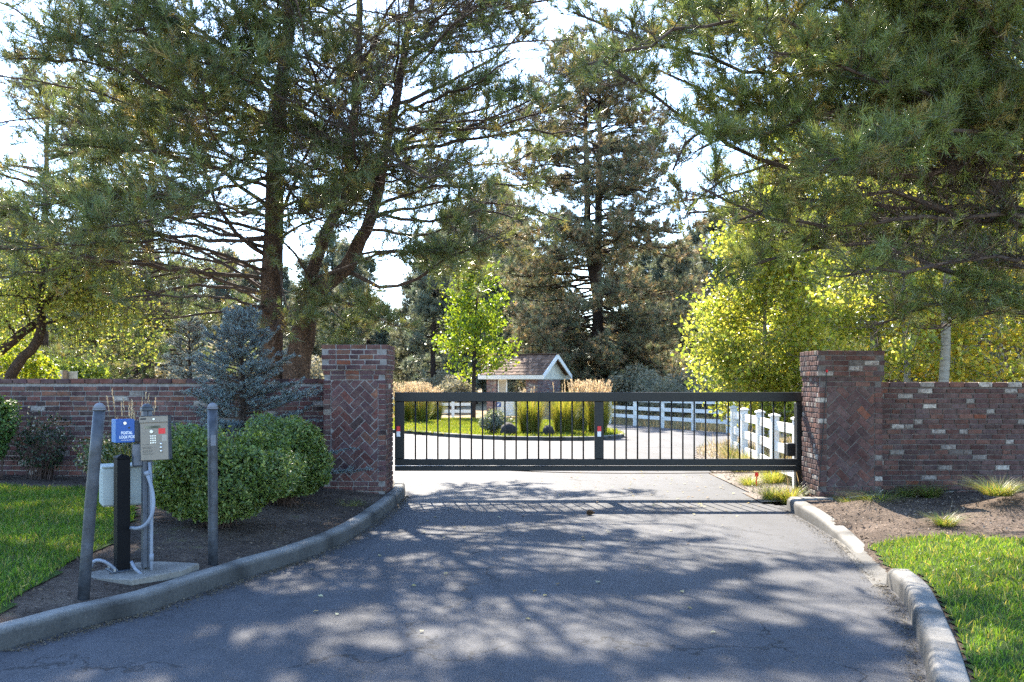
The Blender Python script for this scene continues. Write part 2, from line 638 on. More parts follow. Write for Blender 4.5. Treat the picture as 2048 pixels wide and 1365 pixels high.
PINE = [tuple(np.array(c) * np.array((1.5, 1.4, 1.2))) for c in PINE]
PINEB = [tuple(np.array(c) * np.array((1.55, 1.4, 1.1))) for c in PINEB]

# ------------------------------------------------------------------ camera, light, sky
cam = bpy.data.cameras.new('camera')
co = bpy.data.objects.new('camera', cam)
C.objects.link(co)
co.location = (0, 0, CAMZ)
co.rotation_euler = (R(90), 0, 0)
cam.sensor_width = 36
cam.lens = F / 2048 * 36
cam.shift_y = 77.5 / 2048
cam.clip_end = 3000
sc = bpy.context.scene
sc.camera = co
AZ, EL = R(-11), R(43)
S = Vector((math.sin(AZ) * math.cos(EL), math.cos(AZ) * math.cos(EL), math.sin(EL)))
sun = bpy.data.lights.new('sun', 'SUN')
sun.energy = 4.5
sun.angle = R(.55)
sun.color = (1, .91, .77)
so = bpy.data.objects.new('sun', sun)
C.objects.link(so)
so.location = (-5, 30, 40)
so.rotation_euler = (-S).to_track_quat('-Z', 'Y').to_euler()
w = bpy.data.worlds.new('World')
sc.world = w
w.use_nodes = True
bg = w.node_tree.nodes['Background']
sky = w.node_tree.nodes.new('ShaderNodeTexSky')
sky.sky_type = 'NISHITA'
sky.sun_disc = False
sky.sun_elevation = EL
sky.sun_rotation = AZ
sky.air_density = 1.0
sky.dust_density = .3
sky.ozone_density = 4.0
w.node_tree.links.new(sky.outputs[0], bg.inputs[0])
bg.inputs[1].default_value = .15
sc.view_settings.view_transform = 'Standard'
sc.view_settings.look = 'None'
sc.view_settings.gamma = 1
sc.view_settings.exposure = 2.38
sc.render.engine = 'CYCLES'
sc.cycles.max_bounces = 8
sc.cycles.transparent_max_bounces = 8
sc.cycles.sample_clamp_indirect = 6
sc.cycles.use_denoising = False

# ------------------------------------------------------------------ ground
def zr(d):
    t = np.clip((np.asarray(d, float) - 15) / 25, 0, 1)
    return -.2 * t * t * (3 - 2 * t)


LK = np.array([(-7.2, -1.5), (-5.3, 1.6), (-4.4, 3.2), (-3.75, 4.6), (-3.2, 5.63), (-2.93, 6.18), (-2.67, 6.57), (-2.43, 7.29), (-2.17, 7.99), (-1.96, 8.52), (-1.73, 9.5), (-1.64, 10.44), (-1.585, 11.5), (-1.56, 12.4), (-1.57, 13.2), (-1.67, 14.0), (-1.95, 15.1)])
RK1 = np.array([(4.25, 12.02), (3.8, 12.06), (3.64, 11.95), (3.56, 11.2), (3.5, 10.2), (3.42, 9.4), (3.33, 8.75)])
RK2 = np.array([(3.09, 7.44), (2.99, 6.9), (2.64, 5.88), (2.33, 5.06), (1.85, 3.9), (1.0, 2.2)])
RALL = np.concatenate([RK1[1:], RK2])


def pdist(P, line):
    P = np.asarray(P, float)
    best = np.full(len(P), 1e9)
    for a, b in zip(line[:-1], line[1:]):
        ab = b - a
        t = np.clip(((P - a) @ ab) / (ab @ ab), 0, 1)
        best = np.minimum(best, np.linalg.norm(P - (a + t[:, None] * ab), axis=1))
    return best


def inpoly(P, poly):
    P = np.asarray(P, float)
    x, y = P[:, 0], P[:, 1]
    r = np.zeros(len(P), bool)
    n = len(poly)
    for i in range(n):
        x1, y1 = poly[i]
        x2, y2 = poly[(i + 1) % n]
        if y1 == y2:
            continue
        c = ((y1 > y) != (y2 > y)) & (x < (x2 - x1) * (y - y1) / (y2 - y1) + x1)
        r ^= c
    return r


def fbm(x, y, seed=0, sc=1.0):
    r = np.random.default_rng(seed)
    v = 0
    for k in range(6):
        f = sc * 1.8 ** k
        a, b, c = r.uniform(0, 6.28, 3)
        v = v + np.sin(x * f * math.cos(a) + y * f * math.sin(a) + b) * np.sin(y * f * math.cos(a + 1) - x * f * math.sin(a + 1) + c) / 1.7 ** k
    return v


def hL(P):
    s = pdist(P, LK)
    return .09 + .27 * (1 - np.exp(-s / 1.9)) + .012 * fbm(P[:, 0], P[:, 1], 3, 2.2) * np.clip(s * 2 - .3, 0, 1)


def hR(P):
    s = pdist(P, RALL)
    x, y = P[:, 0], P[:, 1]
    h = .1 + .07 * (1 - np.exp(-s / 1.8))
    for (mx, my, a, r) in ((4.55, 11.0, .1, .45), (6.2, 10.6, .2, .6), (5.2, 10.2, .05, .5), (7.2, 11.2, .15, .8)):
        h = h + a * np.exp(-((x - mx) ** 2 + (y - my) ** 2) / r ** 2)
    h = h - .105 * np.exp(-(s / .3) ** 2) * ((y > 7.35) & (y < 9.9))
    return h + .014 * fbm(x, y, 5, 2.8) * np.clip(s * 2 - .3, 0, 1)


def sheet(name, poly, hf, step, m, kind='structure', skirt=.12):
    poly = np.asarray(poly, float)
    lo, hi = poly.min(0), poly.max(0)
    xs = np.arange(lo[0], hi[0] + step, step)
    ys = np.arange(lo[1], hi[1] + step, step)
    X, Y = np.meshgrid(xs, ys)
    P = np.stack([X.ravel(), Y.ravel()], 1)
    cx, cy = np.meshgrid(xs[:-1] + step / 2, ys[:-1] + step / 2)
    ins = inpoly(np.stack([cx.ravel(), cy.ravel()], 1), poly).reshape(cx.shape)
    J, I = np.nonzero(ins)
    nx = len(xs)
    q = np.stack([J * nx + I, J * nx + I + 1, (J + 1) * nx + I + 1, (J + 1) * nx + I], 1)
    us, inv = np.unique(q, return_inverse=True)
    P = P[us]
    v = np.column_stack([P, hf(P)])
    mb = MB().add(v, inv.reshape(q.shape), 0, (1, 1, 1), True)
    o = mb.build(name, m, origin=(0, 0, 0))
    return tag(o, kind=kind)


# the wide dry ground reaching the horizon
gx = np.concatenate([np.linspace(-600, -40, 15), np.linspace(-36, 36, 37), np.linspace(40, 600, 15)])
gy = np.concatenate([np.linspace(-60, 12, 7), np.linspace(14, 60, 47), np.linspace(70, 900, 20)])
X, Y = np.meshgrid(gx, gy)
P = np.stack([X.ravel(), Y.ravel()], 1)
z = zr(P[:, 1]) - .06 + np.clip((P[:, 1] - 60) / 60, 0, 12) * .35 * np.clip(1 - P[:, 0] / 60, 0.4, 1.4)
nx = len(gx)
J, I = np.meshgrid(np.arange(len(gy) - 1), np.arange(nx - 1), indexing='ij')
q = np.stack([J * nx + I, J * nx + I + 1, (J + 1) * nx + I + 1, (J + 1) * nx + I], -1).reshape(-1, 4)
tag(MB().add(np.column_stack([P, z]), q, 0, (1, 1, 1), True).build('ground', M['dry'], origin=(0, 0, 0)), kind='structure')

road = [tuple(p + np.array([-.08, 0])) for p in LK] + [(-3.4, 17), (-9, 21), (-16, 27), (-16, 38), (-2, 40), (3.6, 40), (5.3, 36.4), (7.55, 31.2), (13, 30), (16, 26.5), (6.6, 27), (5.7, 24.5), (4.85, 23.5), (3.9, 19), (3.62, 16.3), (3.6, 15.2), (3.45, 12.3)] + [tuple(p + np.array([.09, .0])) for p in RALL] + [(.3, -1.5)]
# the drive: a triangulated outline, finely divided only where the fall needs it
sheet('driveway', road, lambda P: zr(P[:, 1]), .12, M['asphalt'])

LBED = [tuple(p + np.array([-.1, .02])) for p in LK[:-2]] + [(-1.9, 13.1), (-16, 13.1), (-16, -1.5)]
sheet('planting_bed_left', LBED, hL, .09, M['soil'])
RBED = [tuple(p + np.array([.118, .03])) for p in np.concatenate([RK1[1:], RK2])] + [(14, 2.2), (14, 12.7), (4.2, 12.7), (4.2, 12.1)]
sheet('planting_bed_right', RBED, hR, .05, M['soilr'])

LLAWN = [(-16, 11.45), (-6.5, 11.4), (-5.35, 11.2), (-4.4, 10.5), (-3.9, 9.3), (-3.62, 8.15), (-3.58, 7.47), (-3.5, 6.7), (-3.42, 5.97), (-4.2, 4.9), (-5.4, 2.8), (-9, -1), (-16, -1)]
RLAWN = [(3.5, 8.66), (3.52, 8.9), (4.3, 8.95), (5.2, 8.45), (6.4, 8.3), (14, 8.1), (14, 2.2), (1.41, 2.3), (2.08, 3.9), (2.52, 4.95), (2.84, 5.75), (3.19, 6.8), (3.31, 7.3), (3.34, 8.0)]
sheet('lawn_left', LLAWN, lambda P: hL(P) + .012, .09, M['turf'])
sheet('lawn_right', RLAWN, lambda P: hR(P) + .012, .05, M['turf'])


def grass(name, poly, hf, n, rng, ln, wd, pal, focus=None, label=None, keep=None):
    poly = np.asarray(poly, float)
    lo, hi = poly.min(0), poly.max(0)
    P = rng.uniform(lo, hi, (n, 2))
    P = P[inpoly(P, poly)]
    if keep is not None:
        P = P[keep(P)]
    m = len(P)
    z = hf(P)
    b = np.column_stack([P, z])
    d = rng.normal(size=(m, 2)) * .45
    tip = b + np.column_stack([d, np.ones(m)]) * (ln * rng.uniform(.5, 1.3, (m, 1)))
    mid = (b + tip) / 2 + np.column_stack([-d * ln * .15, np.full(m, ln * .12)])
    a = rng.uniform(0, 6.28, m)
    sd = np.column_stack([np.cos(a), np.sin(a), np.zeros(m)]) * wd / 2
    v = np.stack([b - sd, b + sd, mid + sd * .8, tip, mid - sd * .8], 1).reshape(-1, 3)
    pal = np.asarray(pal)
    pt = .5 + .5 * np.tanh(1.4 * fbm(P[:, 0], P[:, 1], 9, 1.6))
    c = pal[rng.integers(0, len(pal), m)] * rng.uniform(.75, 1.25, (m, 1)) * (.8 + .4 * pt)[:, None]
    mb = MB().add(v, np.arange(m * 5).reshape(-1, 5), 0, np.repeat(c, 5, 0))
    o = mb.build(name, M['blade'], origin=(0, 0, 0))
    return tag(o, kind='stuff')


rg = np.random.default_rng(11)
GP = [(.085, .17, .02), (.1, .19, .022), (.07, .145, .02), (.12, .2, .03), (.15, .19, .05), (.05, .11, .018), (.25, .24, .1), (.09, .18, .022), (.11, .19, .025)]
hl2, hr2 = (lambda P: hL(P) + .01), (lambda P: hR(P) + .01)
grass('grass', RLAWN, hr2, 150000, rg, .05, .006, GP, keep=lambda P: (P[:, 0] < P[:, 1] * .6 + .4) & (P[:, 1] > 4.2))
grass('grass', LLAWN, hl2, 330000, rg, .05, .007, GP, keep=lambda P: (P[:, 0] > -P[:, 1] * .6 - .4) & (P[:, 1] > 4.8))

# island lawn beyond the gate
ISL = np.array([(-12, 30), (-7, 31.2), (-3.9, 31.0), (-2.0, 28.4), (-.4, 26.8), (1.4, 26.3), (2.6, 26.6), (3.5, 28.2), (3.6, 31), (3.0, 35), (2.2, 39), (-2, 41.4), (-12, 42)])
hI = lambda P: zr(P[:, 1]) + .1 + .08 * np.clip(pdist(P, np.concatenate([ISL, ISL[:1]])) / 4, 0, 1)
sheet('island_lawn', ISL, hI, .3, M['turf'])
grass('grass', ISL, lambda P: hI(P) - .01, 60000, rg, .09, .022, [(.1, .15, .02), (.13, .17, .025), (.08, .13, .02), (.16, .17, .05)], keep=lambda P: P[:, 0] > -7)


def kerb(name, line, h=.13, wd=.17, taper_end=None, flip=1, m=None, bottom=-.08, hz=None, joints=1.5):
    pts = resample(np.column_stack([line, np.zeros(len(line))]), .18)
    n = len(pts)
    t = nrm(np.gradient(pts, axis=0))
    nrm2 = np.column_stack([-t[:, 1], t[:, 0], np.zeros(n)]) * flip   # to the bed side
    s = np.concatenate([[0], np.cumsum(np.linalg.norm(np.diff(pts, axis=0), axis=1))])
    hh = np.full(n, h)
    if taper_end:
        hh = h - (h - .006) * np.clip((s - (s[-1] - taper_end)) / taper_end, 0, 1) ** 1.3
    prof = [(0, None), (.012, .72), (.03, .93), (.055, 1.0), (wd - .015, 1.0), (wd, .92), (wd, None)]
    rngk = np.random.default_rng(len(line))
    rows = []
    for i in range(n):
        zb = zr(pts[i, 1])
        for (o, k) in prof:
            z = zb + (bottom if k is None else hh[i] * k + rngk.normal() * .002)
            rows.append(pts[i] + nrm2[i] * (o + rngk.normal() * .0015) + np.array([0, 0, z]))
    v = np.array(rows)
    k = len(prof)
    q = [[i * k + j, (i + 1) * k + j, (i + 1) * k + j + 1, i * k + j + 1] for i in range(n - 1) for j in range(k - 1)]
    col = np.ones((n, k, 3))
    for jn in np.arange(joints, s[-1], joints):
        col[np.argmin(np.abs(s - jn))] *= .45
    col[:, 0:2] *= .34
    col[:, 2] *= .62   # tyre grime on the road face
    mb = MB().add(v, q, 0, col.reshape(-1, 3), True)
    mb.f.append((np.array([[0, 1, 2, 3, 4, 5, 6]]), 0, False))
    mb.f.append((np.array([[0, 1, 2, 3, 4, 5, 6]]) + (n - 1) * k, 0, False))
    return tag(mb.build(name, m or M['kerb'], origin=(0, 0, 0)), kind='structure')


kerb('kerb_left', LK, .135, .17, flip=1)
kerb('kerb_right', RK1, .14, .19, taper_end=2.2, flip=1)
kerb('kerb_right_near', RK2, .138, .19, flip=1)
kerb('island_kerb', np.concatenate([ISL[1:11]]), .12, .15, flip=1)
# worn flush concrete strip joining the two right kerbs
ap = np.array([(3.5, 9.6), (3.41, 9.0), (3.33, 8.6), (3.2, 8.0), (3.07, 7.38)])
apn = np.array([(.02, 0), (.06, .0), (.16, .02), (.24, .03), (.3, .02)])
v = []
for a, b in zip(ap, apn):
    v += [(a[0] - .12, a[1], -.004), (a[0] - .06, a[1], .006), (a[0] + b[0] + .05, a[1] + b[1], .02)]
tag(MB().add(v, [[3 * i + j, 3 * i + j + 1, 3 * i + j + 4, 3 * i + j + 3] for i in range(4) for j in (0, 1)], 0, (.6, .6, .6)).build('concrete_apron', M['kerb'], origin=(0, 0, 0)), kind='structure')
# gravel verge beside the white fence
VER = [(3.45, 12.45), (3.6, 15.2), (3.62, 16.3), (3.9, 19), (4.85, 23.5), (5.7, 24.5), (6.6, 27), (9, 26), (6.5, 21), (4.9, 15), (4.3, 12.6)]
sheet('gravel_verge', VER, lambda P: zr(P[:, 1]) + .008 + .02 * np.clip(pdist(P, np.array(VER[:7])) * 2, 0, 1.5), .12, M['gravel'])

# ------------------------------------------------------------------ bricks
BP = np.array([(.15, .045, .035), (.17, .05, .037), (.125, .042, .036), (.19, .058, .04), (.125, .05, .044), (.11, .046, .046), (.15, .06, .052), (.085, .034, .034), (.2, .075, .055)])
BP = np.concatenate([BP * np.array([.8, .98, 1.08]), [(.05, .03, .028), (.2, .085, .05)]])
BPR = np.array([(.12, .05, .036), (.135, .062, .046), (.1, .05, .042), (.16, .065, .042), (.125, .068, .055), (.115, .07, .06), (.085, .045, .036), (.19, .08, .05)])
WHITE = np.array((.5, .45, .38))


BPR = BPR * np.array([.9, .96, 1.08])


def brickcol(rng, pal, pw=.05):
    if rng.random() < pw:
        return WHITE * rng.uniform(.35, 1.05)
    if rng.random() < .012:
        return np.array((.22, .07, .035))
    return pal[rng.integers(0, len(pal))] * rng.uniform(.8, 1.2)


def brick(mb, o, u, n, x0, x1, z0, z1, dep, rng, col, inset=.004, proud=.0):
    """brick on the plane through o with width dir u, up z, outward n"""
    u, n = np.asarray(u, float), np.asarray(n, float)
    pr = proud + rng.uniform(-.003, .004)
    v = []
    for (dd, e) in ((-dep, 0), (pr - .004, 0), (pr, inset)):
        for (x, z) in ((x0 + e, z0 + e), (x1 - e, z0 + e), (x1 - e, z1 - e), (x0 + e, z1 - e)):
            v.append(o + u * (x + rng.normal() * .0022) + UP * (z + rng.normal() * .0018) + n * dd)
    f = [[4, 5, 9, 8], [5, 6, 10, 9], [6, 7, 11, 10], [7, 4, 8, 11], [0, 1, 5, 4], [1, 2, 6, 5], [2, 3, 7, 6], [3, 0, 4, 7], [8, 9, 10, 11]]
    mb.add(v, f, 1, col)


def courses(mb, o, u, n, W, z0, z1, rng, pal, pw, ch=.0705, bl=.205, mj=.0145, offset=0, dep=.06, odd=0, inset_alt=None):
    k = 0
    z = z0
    while z < z1 - ch * .5:
        a, b = 0., W
        if inset_alt:
            if (k + odd) % 2:
                a, b = inset_alt, W - inset_alt
        x = a - (bl * .5 if (k % 2) else 0) + offset * rng.uniform(0, 1)
        if x > a: x -= bl
        wob = rng.normal() * .0015
        while x < b - .02:
            L = bl * rng.choice([1, 1, 1, .97, .94, 1.05, .9, .6])
            xa, xb = max(a, x), min(b, x + L)
            if xb - xa > .035:
                brick(mb, o, u, n, xa + (mj / 2 if xa > a else 0), xb - (mj / 2 if xb < b else 0), z + mj / 2 + wob, min(z + ch, z1) - mj / 2 + wob, dep, rng, brickcol(rng, pal, pw))
            x += L
        z += ch
        k += 1


def clip_rect(poly, x0, x1, z0, z1):
    def cl(p, f, lerp):
        out = []
        for i in range(len(p)):
            a, b = p[i], p[(i + 1) % len(p)]
            fa, fb = f(a), f(b)
            if fa >= 0: out.append(a)
            if (fa >= 0) != (fb >= 0):
                t = fa / (fa - fb)
                out.append((a[0] + (b[0] - a[0]) * t, a[1] + (b[1] - a[1]) * t))
        return out
    for f in (lambda p: p[0] - x0, lambda p: x1 - p[0], lambda p: p[1] - z0, lambda p: z1 - p[1]):
        poly = cl(poly, f, None)
        if len(poly) < 3: return []
    return poly


def herringbone(mb, o, u, n, x0, x1, z0, z1, rng, pal, pw, W=.1):
    c, s = math.cos(R(45)), math.sin(R(45))
    mj = .0055
    for i in range(-26, 27):
        for j in range(-26, 27):
            rects = []
            if (i - j) % 4 == 0: rects.append((i, j, 2, 1))
            if (i - j) % 4 == 3: rects.append((i, j, 1, 2))
            for (a, b, w_, h_) in rects:
                q = [(a * W + mj, b * W + mj), ((a + w_) * W - mj, b * W + mj), ((a + w_) * W - mj, (b + h_) * W - mj), (a * W + mj, (b + h_) * W - mj)]
                q = [(p[0] + rng.normal() * .002, p[1] + rng.normal() * .002) for p in q]
                p2 = [((x * c - y * s) + (x0 + x1) / 2, (x * s + y * c) + (z0 + z1) / 2) for x, y in q]
                p2 = clip_rect(p2, x0, x1, z0, z1)
                if len(p2) < 3: continue
                ar = .5 * abs(sum(p2[k][0] * p2[(k + 1) % len(p2)][1] - p2[(k + 1) % len(p2)][0] * p2[k][1] for k in range(len(p2))))
                if ar < .0008: continue
                pr = rng.uniform(-.003, .004)
                m = len(p2)
                ce = np.mean(p2, axis=0)
                v = [o + u * x + UP * z_ - n * .05 for x, z_ in p2] + [o + u * x + UP * z_ + n * (pr - .004) for x, z_ in p2]
                v += [o + u * (ce[0] + (x - ce[0]) * .955) + UP * (ce[1] + (z_ - ce[1]) * .955) + n * pr for x, z_ in p2]
                col = brickcol(rng, pal, pw)
                k0 = mb.n
                mb.add(v, [[k, (k + 1) % m, m + (k + 1) % m, m + k] for k in range(m)] + [[m + k, m + (k + 1) % m, 2 * m + (k + 1) % m, 2 * m + k] for k in range(m)], 1, col)
                mb.f.append((np.array([list(range(2 * m, 3 * m))]) + k0, 1, False))


def pillar(name, label, x0, x1, y0, y1, z0, ztop, side, pal, pw, mort, seed, headers):
    """side=+1: the face towards +x is dressed, -1: the one towards -x"""
    rng = np.random.default_rng(seed)
    root = thing(name, label, 'brick pillar', ((x0 + x1) / 2, (y0 + y1) / 2, z0))
    W, D = x1 - x0, y1 - y0
    ch = .0705
    ux, uy = np.array([1., 0, 0]), np.array([0, 1., 0])
    fn = np.array([0, -1., 0])
    sn = np.array([float(side), 0, 0])
    xs = x1 if side > 0 else x0
    xo = x0 if side > 0 else x1
    capb = ztop - 5 * ch
    pt = capb - 2 * ch
    pb = z0 + 4 * ch
    ps0, ps1 = .105, W - .105
    mats = [mort, M['brick']]
    sh = MB()
    sh.box((x0 + .013, y0 + .013, z0 - .1), (x1 - .013, y1 - .013, capb + .02))
    of, osd, oth = np.array([x0, y0, 0]), np.array([xs, y0, 0]), np.array([xo, y0, 0])
    courses(sh, of, ux, fn, W, z0, pb, rng, pal, pw, dep=.06, inset_alt=.1)
    courses(sh, of, ux, fn, W, pt, capb, rng, pal, pw, dep=.06, inset_alt=.1, odd=1)
    # header stacks both sides of the panel
    z = pb
    while z < pt - .03:
        for (a, b) in ((0, ps0 - .006), (ps1 + .006, W)):
            brick(sh, of, ux, fn, a, b, z + .005, min(z + ch, pt) - .005, .06, rng, brickcol(rng, pal, pw * 1.5))
        z += ch
    for (oo, nn) in ((osd, sn), (oth, -sn)):
        courses(sh, oo + uy * .065, uy, nn, D - .07, z0, capb, rng, pal, pw * headers, bl=.105 if headers > 1 else .205, dep=.05)
    sh.build('shaft', mats, root)
    pn = MB()
    herringbone(pn, of + fn * -.006, ux, fn, ps0 + .004, ps1 - .004, pb + .004, pt - .004, rng, pal, pw * .25)
    pn.build('herringbone_panel', mats, root)
    cp = MB()
    e = .022
    cp.box((x0 - e + .008, y0 - e + .008, capb), (x1 + e - .008, y1 + e - .008, ztop - .008))
    courses(cp, np.array([x0 - e, y0 - e, 0]), ux, fn, W + 2 * e, capb, ztop, rng, pal, pw * 1.6, inset_alt=.1, dep=.06)
    for (oo, nn) in ((np.array([xs + e * side, y0 - e + .065, 0]), sn), (np.array([xo - e * side, y0 - e + .065, 0]), -sn)):
        courses(cp, oo, uy, nn, D + 2 * e - .07, capb, ztop, rng, pal, pw * headers, bl=.105 if headers > 1 else .205, dep=.05)
    cp.build('cap', mats, root)
    return root


pillar('brick_pillar', 'brick pillar left of the gate with a red herringbone panel and grey mortar, beside the blue spruce', -2.60, -1.743, 12.4, 13.2, .02, 2.19, 1, BP, .02, M['mortar'], 5, 1)
pillar('brick_pillar', 'brick pillar right of the gate with a dull brown herringbone panel and a black wire down its face', 4.14, 4.99, 12.12, 12.86, -.02, 2.1, -1, BPR, .07, M['mortar_dark'], 8, 2.2)


def wall(name, label, x0, x1, y, z0, z1, th, pal, pw, mort, seed):
    rng = np.random.default_rng(seed)
    mb = MB()
    mb.box((x0, y + .013, z0 - .15), (x1, y + th - .009, z1 - .009), 0)
    courses(mb, np.array([x0, y, 0]), np.array([1., 0, 0]), np.array([0, -1., 0]), x1 - x0, z0, z1 - .0705, rng, pal, pw, offset=.2, dep=.06)
    # coping course: bricks on the flat, through the wall
    x = x0
    while x < x1 - .03:
        L = min(.205 * rng.choice([1, 1, .95, 1.05]), x1 - x)
        c = brickcol(rng, pal, pw * 1.5)
        b = rng.uniform(-.003, .004)
        mb.box((x + .005, y - .012 + b, z1 - .066), (x + L - .005, y + th + .01, z1 + b), 1, c, bev=.006)
        x += L
    o = mb.build(name, [mort, M['brick']])
    return tag(o, label, 'brick wall')


wall('brick_wall', 'long red brick garden wall left of the gate, behind the intercom and the blue spruce', -12.0, -2.61, 12.78, .2, 1.712, .3, BP, .045, M['mortar'], 21)
wall('brick_wall', 'dark brown brick garden wall right of the gate, dotted with whitewashed bricks', 5.0, 12.5, 12.42, .03, 1.665, .3, BPR, .13, M['mortar_dark'], 22)

# wire on the right pillar
pts = resample([U(1653, 745, 12.075), U(1650, 800, 12.1), U(1644, 900, 12.1), U(1639.5, 975, 12.1), U(1660, 990, 12.08), U(1700, 999, 12.05), U(1780, 998, 12.05), U(1850, 985, 12.3), U(1920, 980, 12.4)], .06)
cb = thing('wire', 'thin black wire hanging down the right brick pillar from a red tipped clip', 'wire', pts[0])
MB().tube(pts, .006, 5).build('cable', M['cable'], cb)
MB().tube([pts[0] + [0, -.012, 0], pts[0] + [0, -.012, .035]], [.015, .012], 8).build('red_clip', M['red'], cb)

# ------------------------------------------------------------------ gate
gd = 13.03
gx0, gx1 = (790 - 1024) / F * gd, (1609 - 1024) / F * gd
gz = lambda py: CAMZ + (760 - py) / F * gd
gxp = lambda px: (px - 1024) / F * gd
g = thing('sliding_gate', 'wide black steel sliding gate with thin vertical bars between two brick pillars', 'gate', ((gx0 + gx1) / 2, gd, 0))
yb0, yb1 = gd - .035, gd + .035
fr = MB()
fr.box((gx0, yb0 - .015, gz(803.5)), (gx1, yb1 + .015, gz(785)), bev=.006)
fr.build('top_rail', M['black'], g)
MB().box((gx0, yb0, gz(931)), (gx1, yb1, gz(918)), bev=.006).build('bottom_rail', M['black'], g)
MB().box((gx0, yb0 + .006, gz(942)), (gx1, yb1 + .05, gz(932.2)), bev=.006).build('track_beam', M['black'], g)
for a, b in ((790, 808.5), (1189, 1207), (1592.5, 1609)):
    MB().box((gxp(a), yb0 + .002, gz(917.8)), (gxp(b), yb1 - .002, gz(803.8)), bev=.006).build('stile', M['black'], g)
for a, b in ((808.5, 1189), (1207, 1592.5)):
    for k in range(1, 17):
        x = gxp(a + (b - a) * k / 17)
        MB().tube([(x, gd, gz(918.2)), (x, gd, gz(803.3))], .0115, 8).build('bar', M['black'], g)
for px in (797.5, 1198):
    x, z = gxp(px), gz(863)
    rf = MB().box((x - .026, yb0 - .0045, z - .075), (x + .026, yb0 - .001, z + .075)).build('reflector', M['white'], g)
    MB().box((x - .0262, yb0 - .008, z + .0005), (x + .0262, yb0 - .0048, z + .0752)).build('red_band', M['red'], rf)
ch = resample([U(1000, 941, gd + .06), U(1150, 946, gd + .06), U(1350, 947, gd + .06), U(1600, 943.5, gd + .06)], .2)
MB().tube(ch, .006, 5).build('drive_chain', M['cone'], g)
gp = thing('gate_guide_post', 'black steel guide post at the right end of the gate, with a small motor box', 'post', (U(1601, 972, 13.35)[0], 13.35, 0))
MB().box((4.2, 13.3, -.02), (4.31, 13.41, 1.36), bev=.006).build('post', M['black'], gp)
MB().box((4.07, 13.29, .57), (4.195, 13.43, .76), bev=.012).build('motor_box', M['black'], gp)

# ------------------------------------------------------------------ bollards
def bollard(label, x, y, z0, z1, lean):
    root = thing('bollard', label, 'bollard', (x, y, z0), 'grey pipe bollards guarding the intercom')
    p = np.array([[x, y, z0 - .1], [x + lean * .5, y + .01, (z0 + z1) / 2], [x + lean, y + .02, z1 - .06]])
    MB().tube(resample(p, .3), .041, 20).build('pipe', M['bollard'], root)
    a = np.linspace(0, math.pi / 2, 7)
    t = np.array([x + lean, y + .02, z1 - .0598])
    dm = MB()
    dm.tube([t, t + [0, 0, .012]], .046, 20)
    dm.tube([t + UP * (.0122 + .042 * math.sin(q)) for q in a], [max(.042 * math.cos(q), .002) for q in a], 20)
    dm.build('dome_cap', M['dome'], root)
    return root


bollard('leaning grey pipe bollard nearest the kerb, left of the intercom', -3.09, 6.47, .11, 1.54, .115)
b2 = bollard('upright grey pipe bollard standing in front of the round green shrub', -2.55, 7.68, .1, 1.51, -.012)
stk = MB().box((-.012, -.0475, 0), (.03, -.0455, .09), M=TR((-2.555, 7.68, 1.14), R(14)))
stk.build('sticker', M['dome'], b2)

# ------------------------------------------------------------------ black post with cabinet
bx, by, bz = -3.12, 7.2, .179
bp = thing('black_post', 'square black steel post with a bolted base plate carrying a pale grey cabinet', 'post', (bx, by, bz))
TT = TR((bx, by, bz), R(40))
MB().box((-.05, -.05, .012), (.05, .05, .89), M=TT, bev=.004).build('shaft', M['postblack'], bp)
cap = MB()
cap.box((-.054, -.054, .8902), (.054, .054, .905), M=TT, bev=.003)
cap.add(xf([(-.052, -.052, .9052), (.052, -.052, .9052), (.052, .052, .9052), (-.052, .052, .9052), (0, 0, .929)], TT), [[0, 1, 4], [1, 2, 4], [2, 3, 4], [3, 0, 4]])
cap.build('cap', M['postblack'], bp)
bpl = MB().box((-.1, -.1, 0), (.1, .1, .011), M=TT, bev=.003).build('base_plate', M['darkbox'], bp)
for sx in (-1, 1):
    for sy in (-1, 1):
        q = xf([(sx * .078, sy * .078, .0112), (sx * .078, sy * .078, .03)], TT)
        MB().tube(q, .011, 6, smooth=False).build('bolt', M['steel'], bpl)
CT = TR((bx - .115, by + .26, 0), R(30))
cab = MB().box((-.16, -.13, .67), (.16, .13, .985), M=CT, bev=.012).build('cabinet', M['cabinet'], bp)
MB().box((-.168, -.138, .9855), (.168, .138, 1.0), M=CT, bev=.004).build('lid', M['cabinet'], cab)
MB().box((-.155, -.134, .685), (.155, -.1305, .97), M=CT, bev=.0015).build('door', M['cabinet'], cab)
rv = MB()
for sx in (-.163,):
    for k in range(9):
        q = xf([(-.16, -.1, .69 + k * .032), (-.166, -.1, .69 + k * .032)], CT)
        rv.tube(q, .005, 6)
        q = xf([(.145, -.134, .69 + k * .032), (.145, -.139, .69 + k * .032)], CT)
        rv.tube(q, .004, 6)
rv.build('rivet', M['cabinet'], cab)['kind'] = 'stuff'
bk = MB().box((-.02, .02, .72), (.02, .14, .76), M=TR((bx, by, 0), R(10)))
bk.build('bracket', M['postblack'], bp)

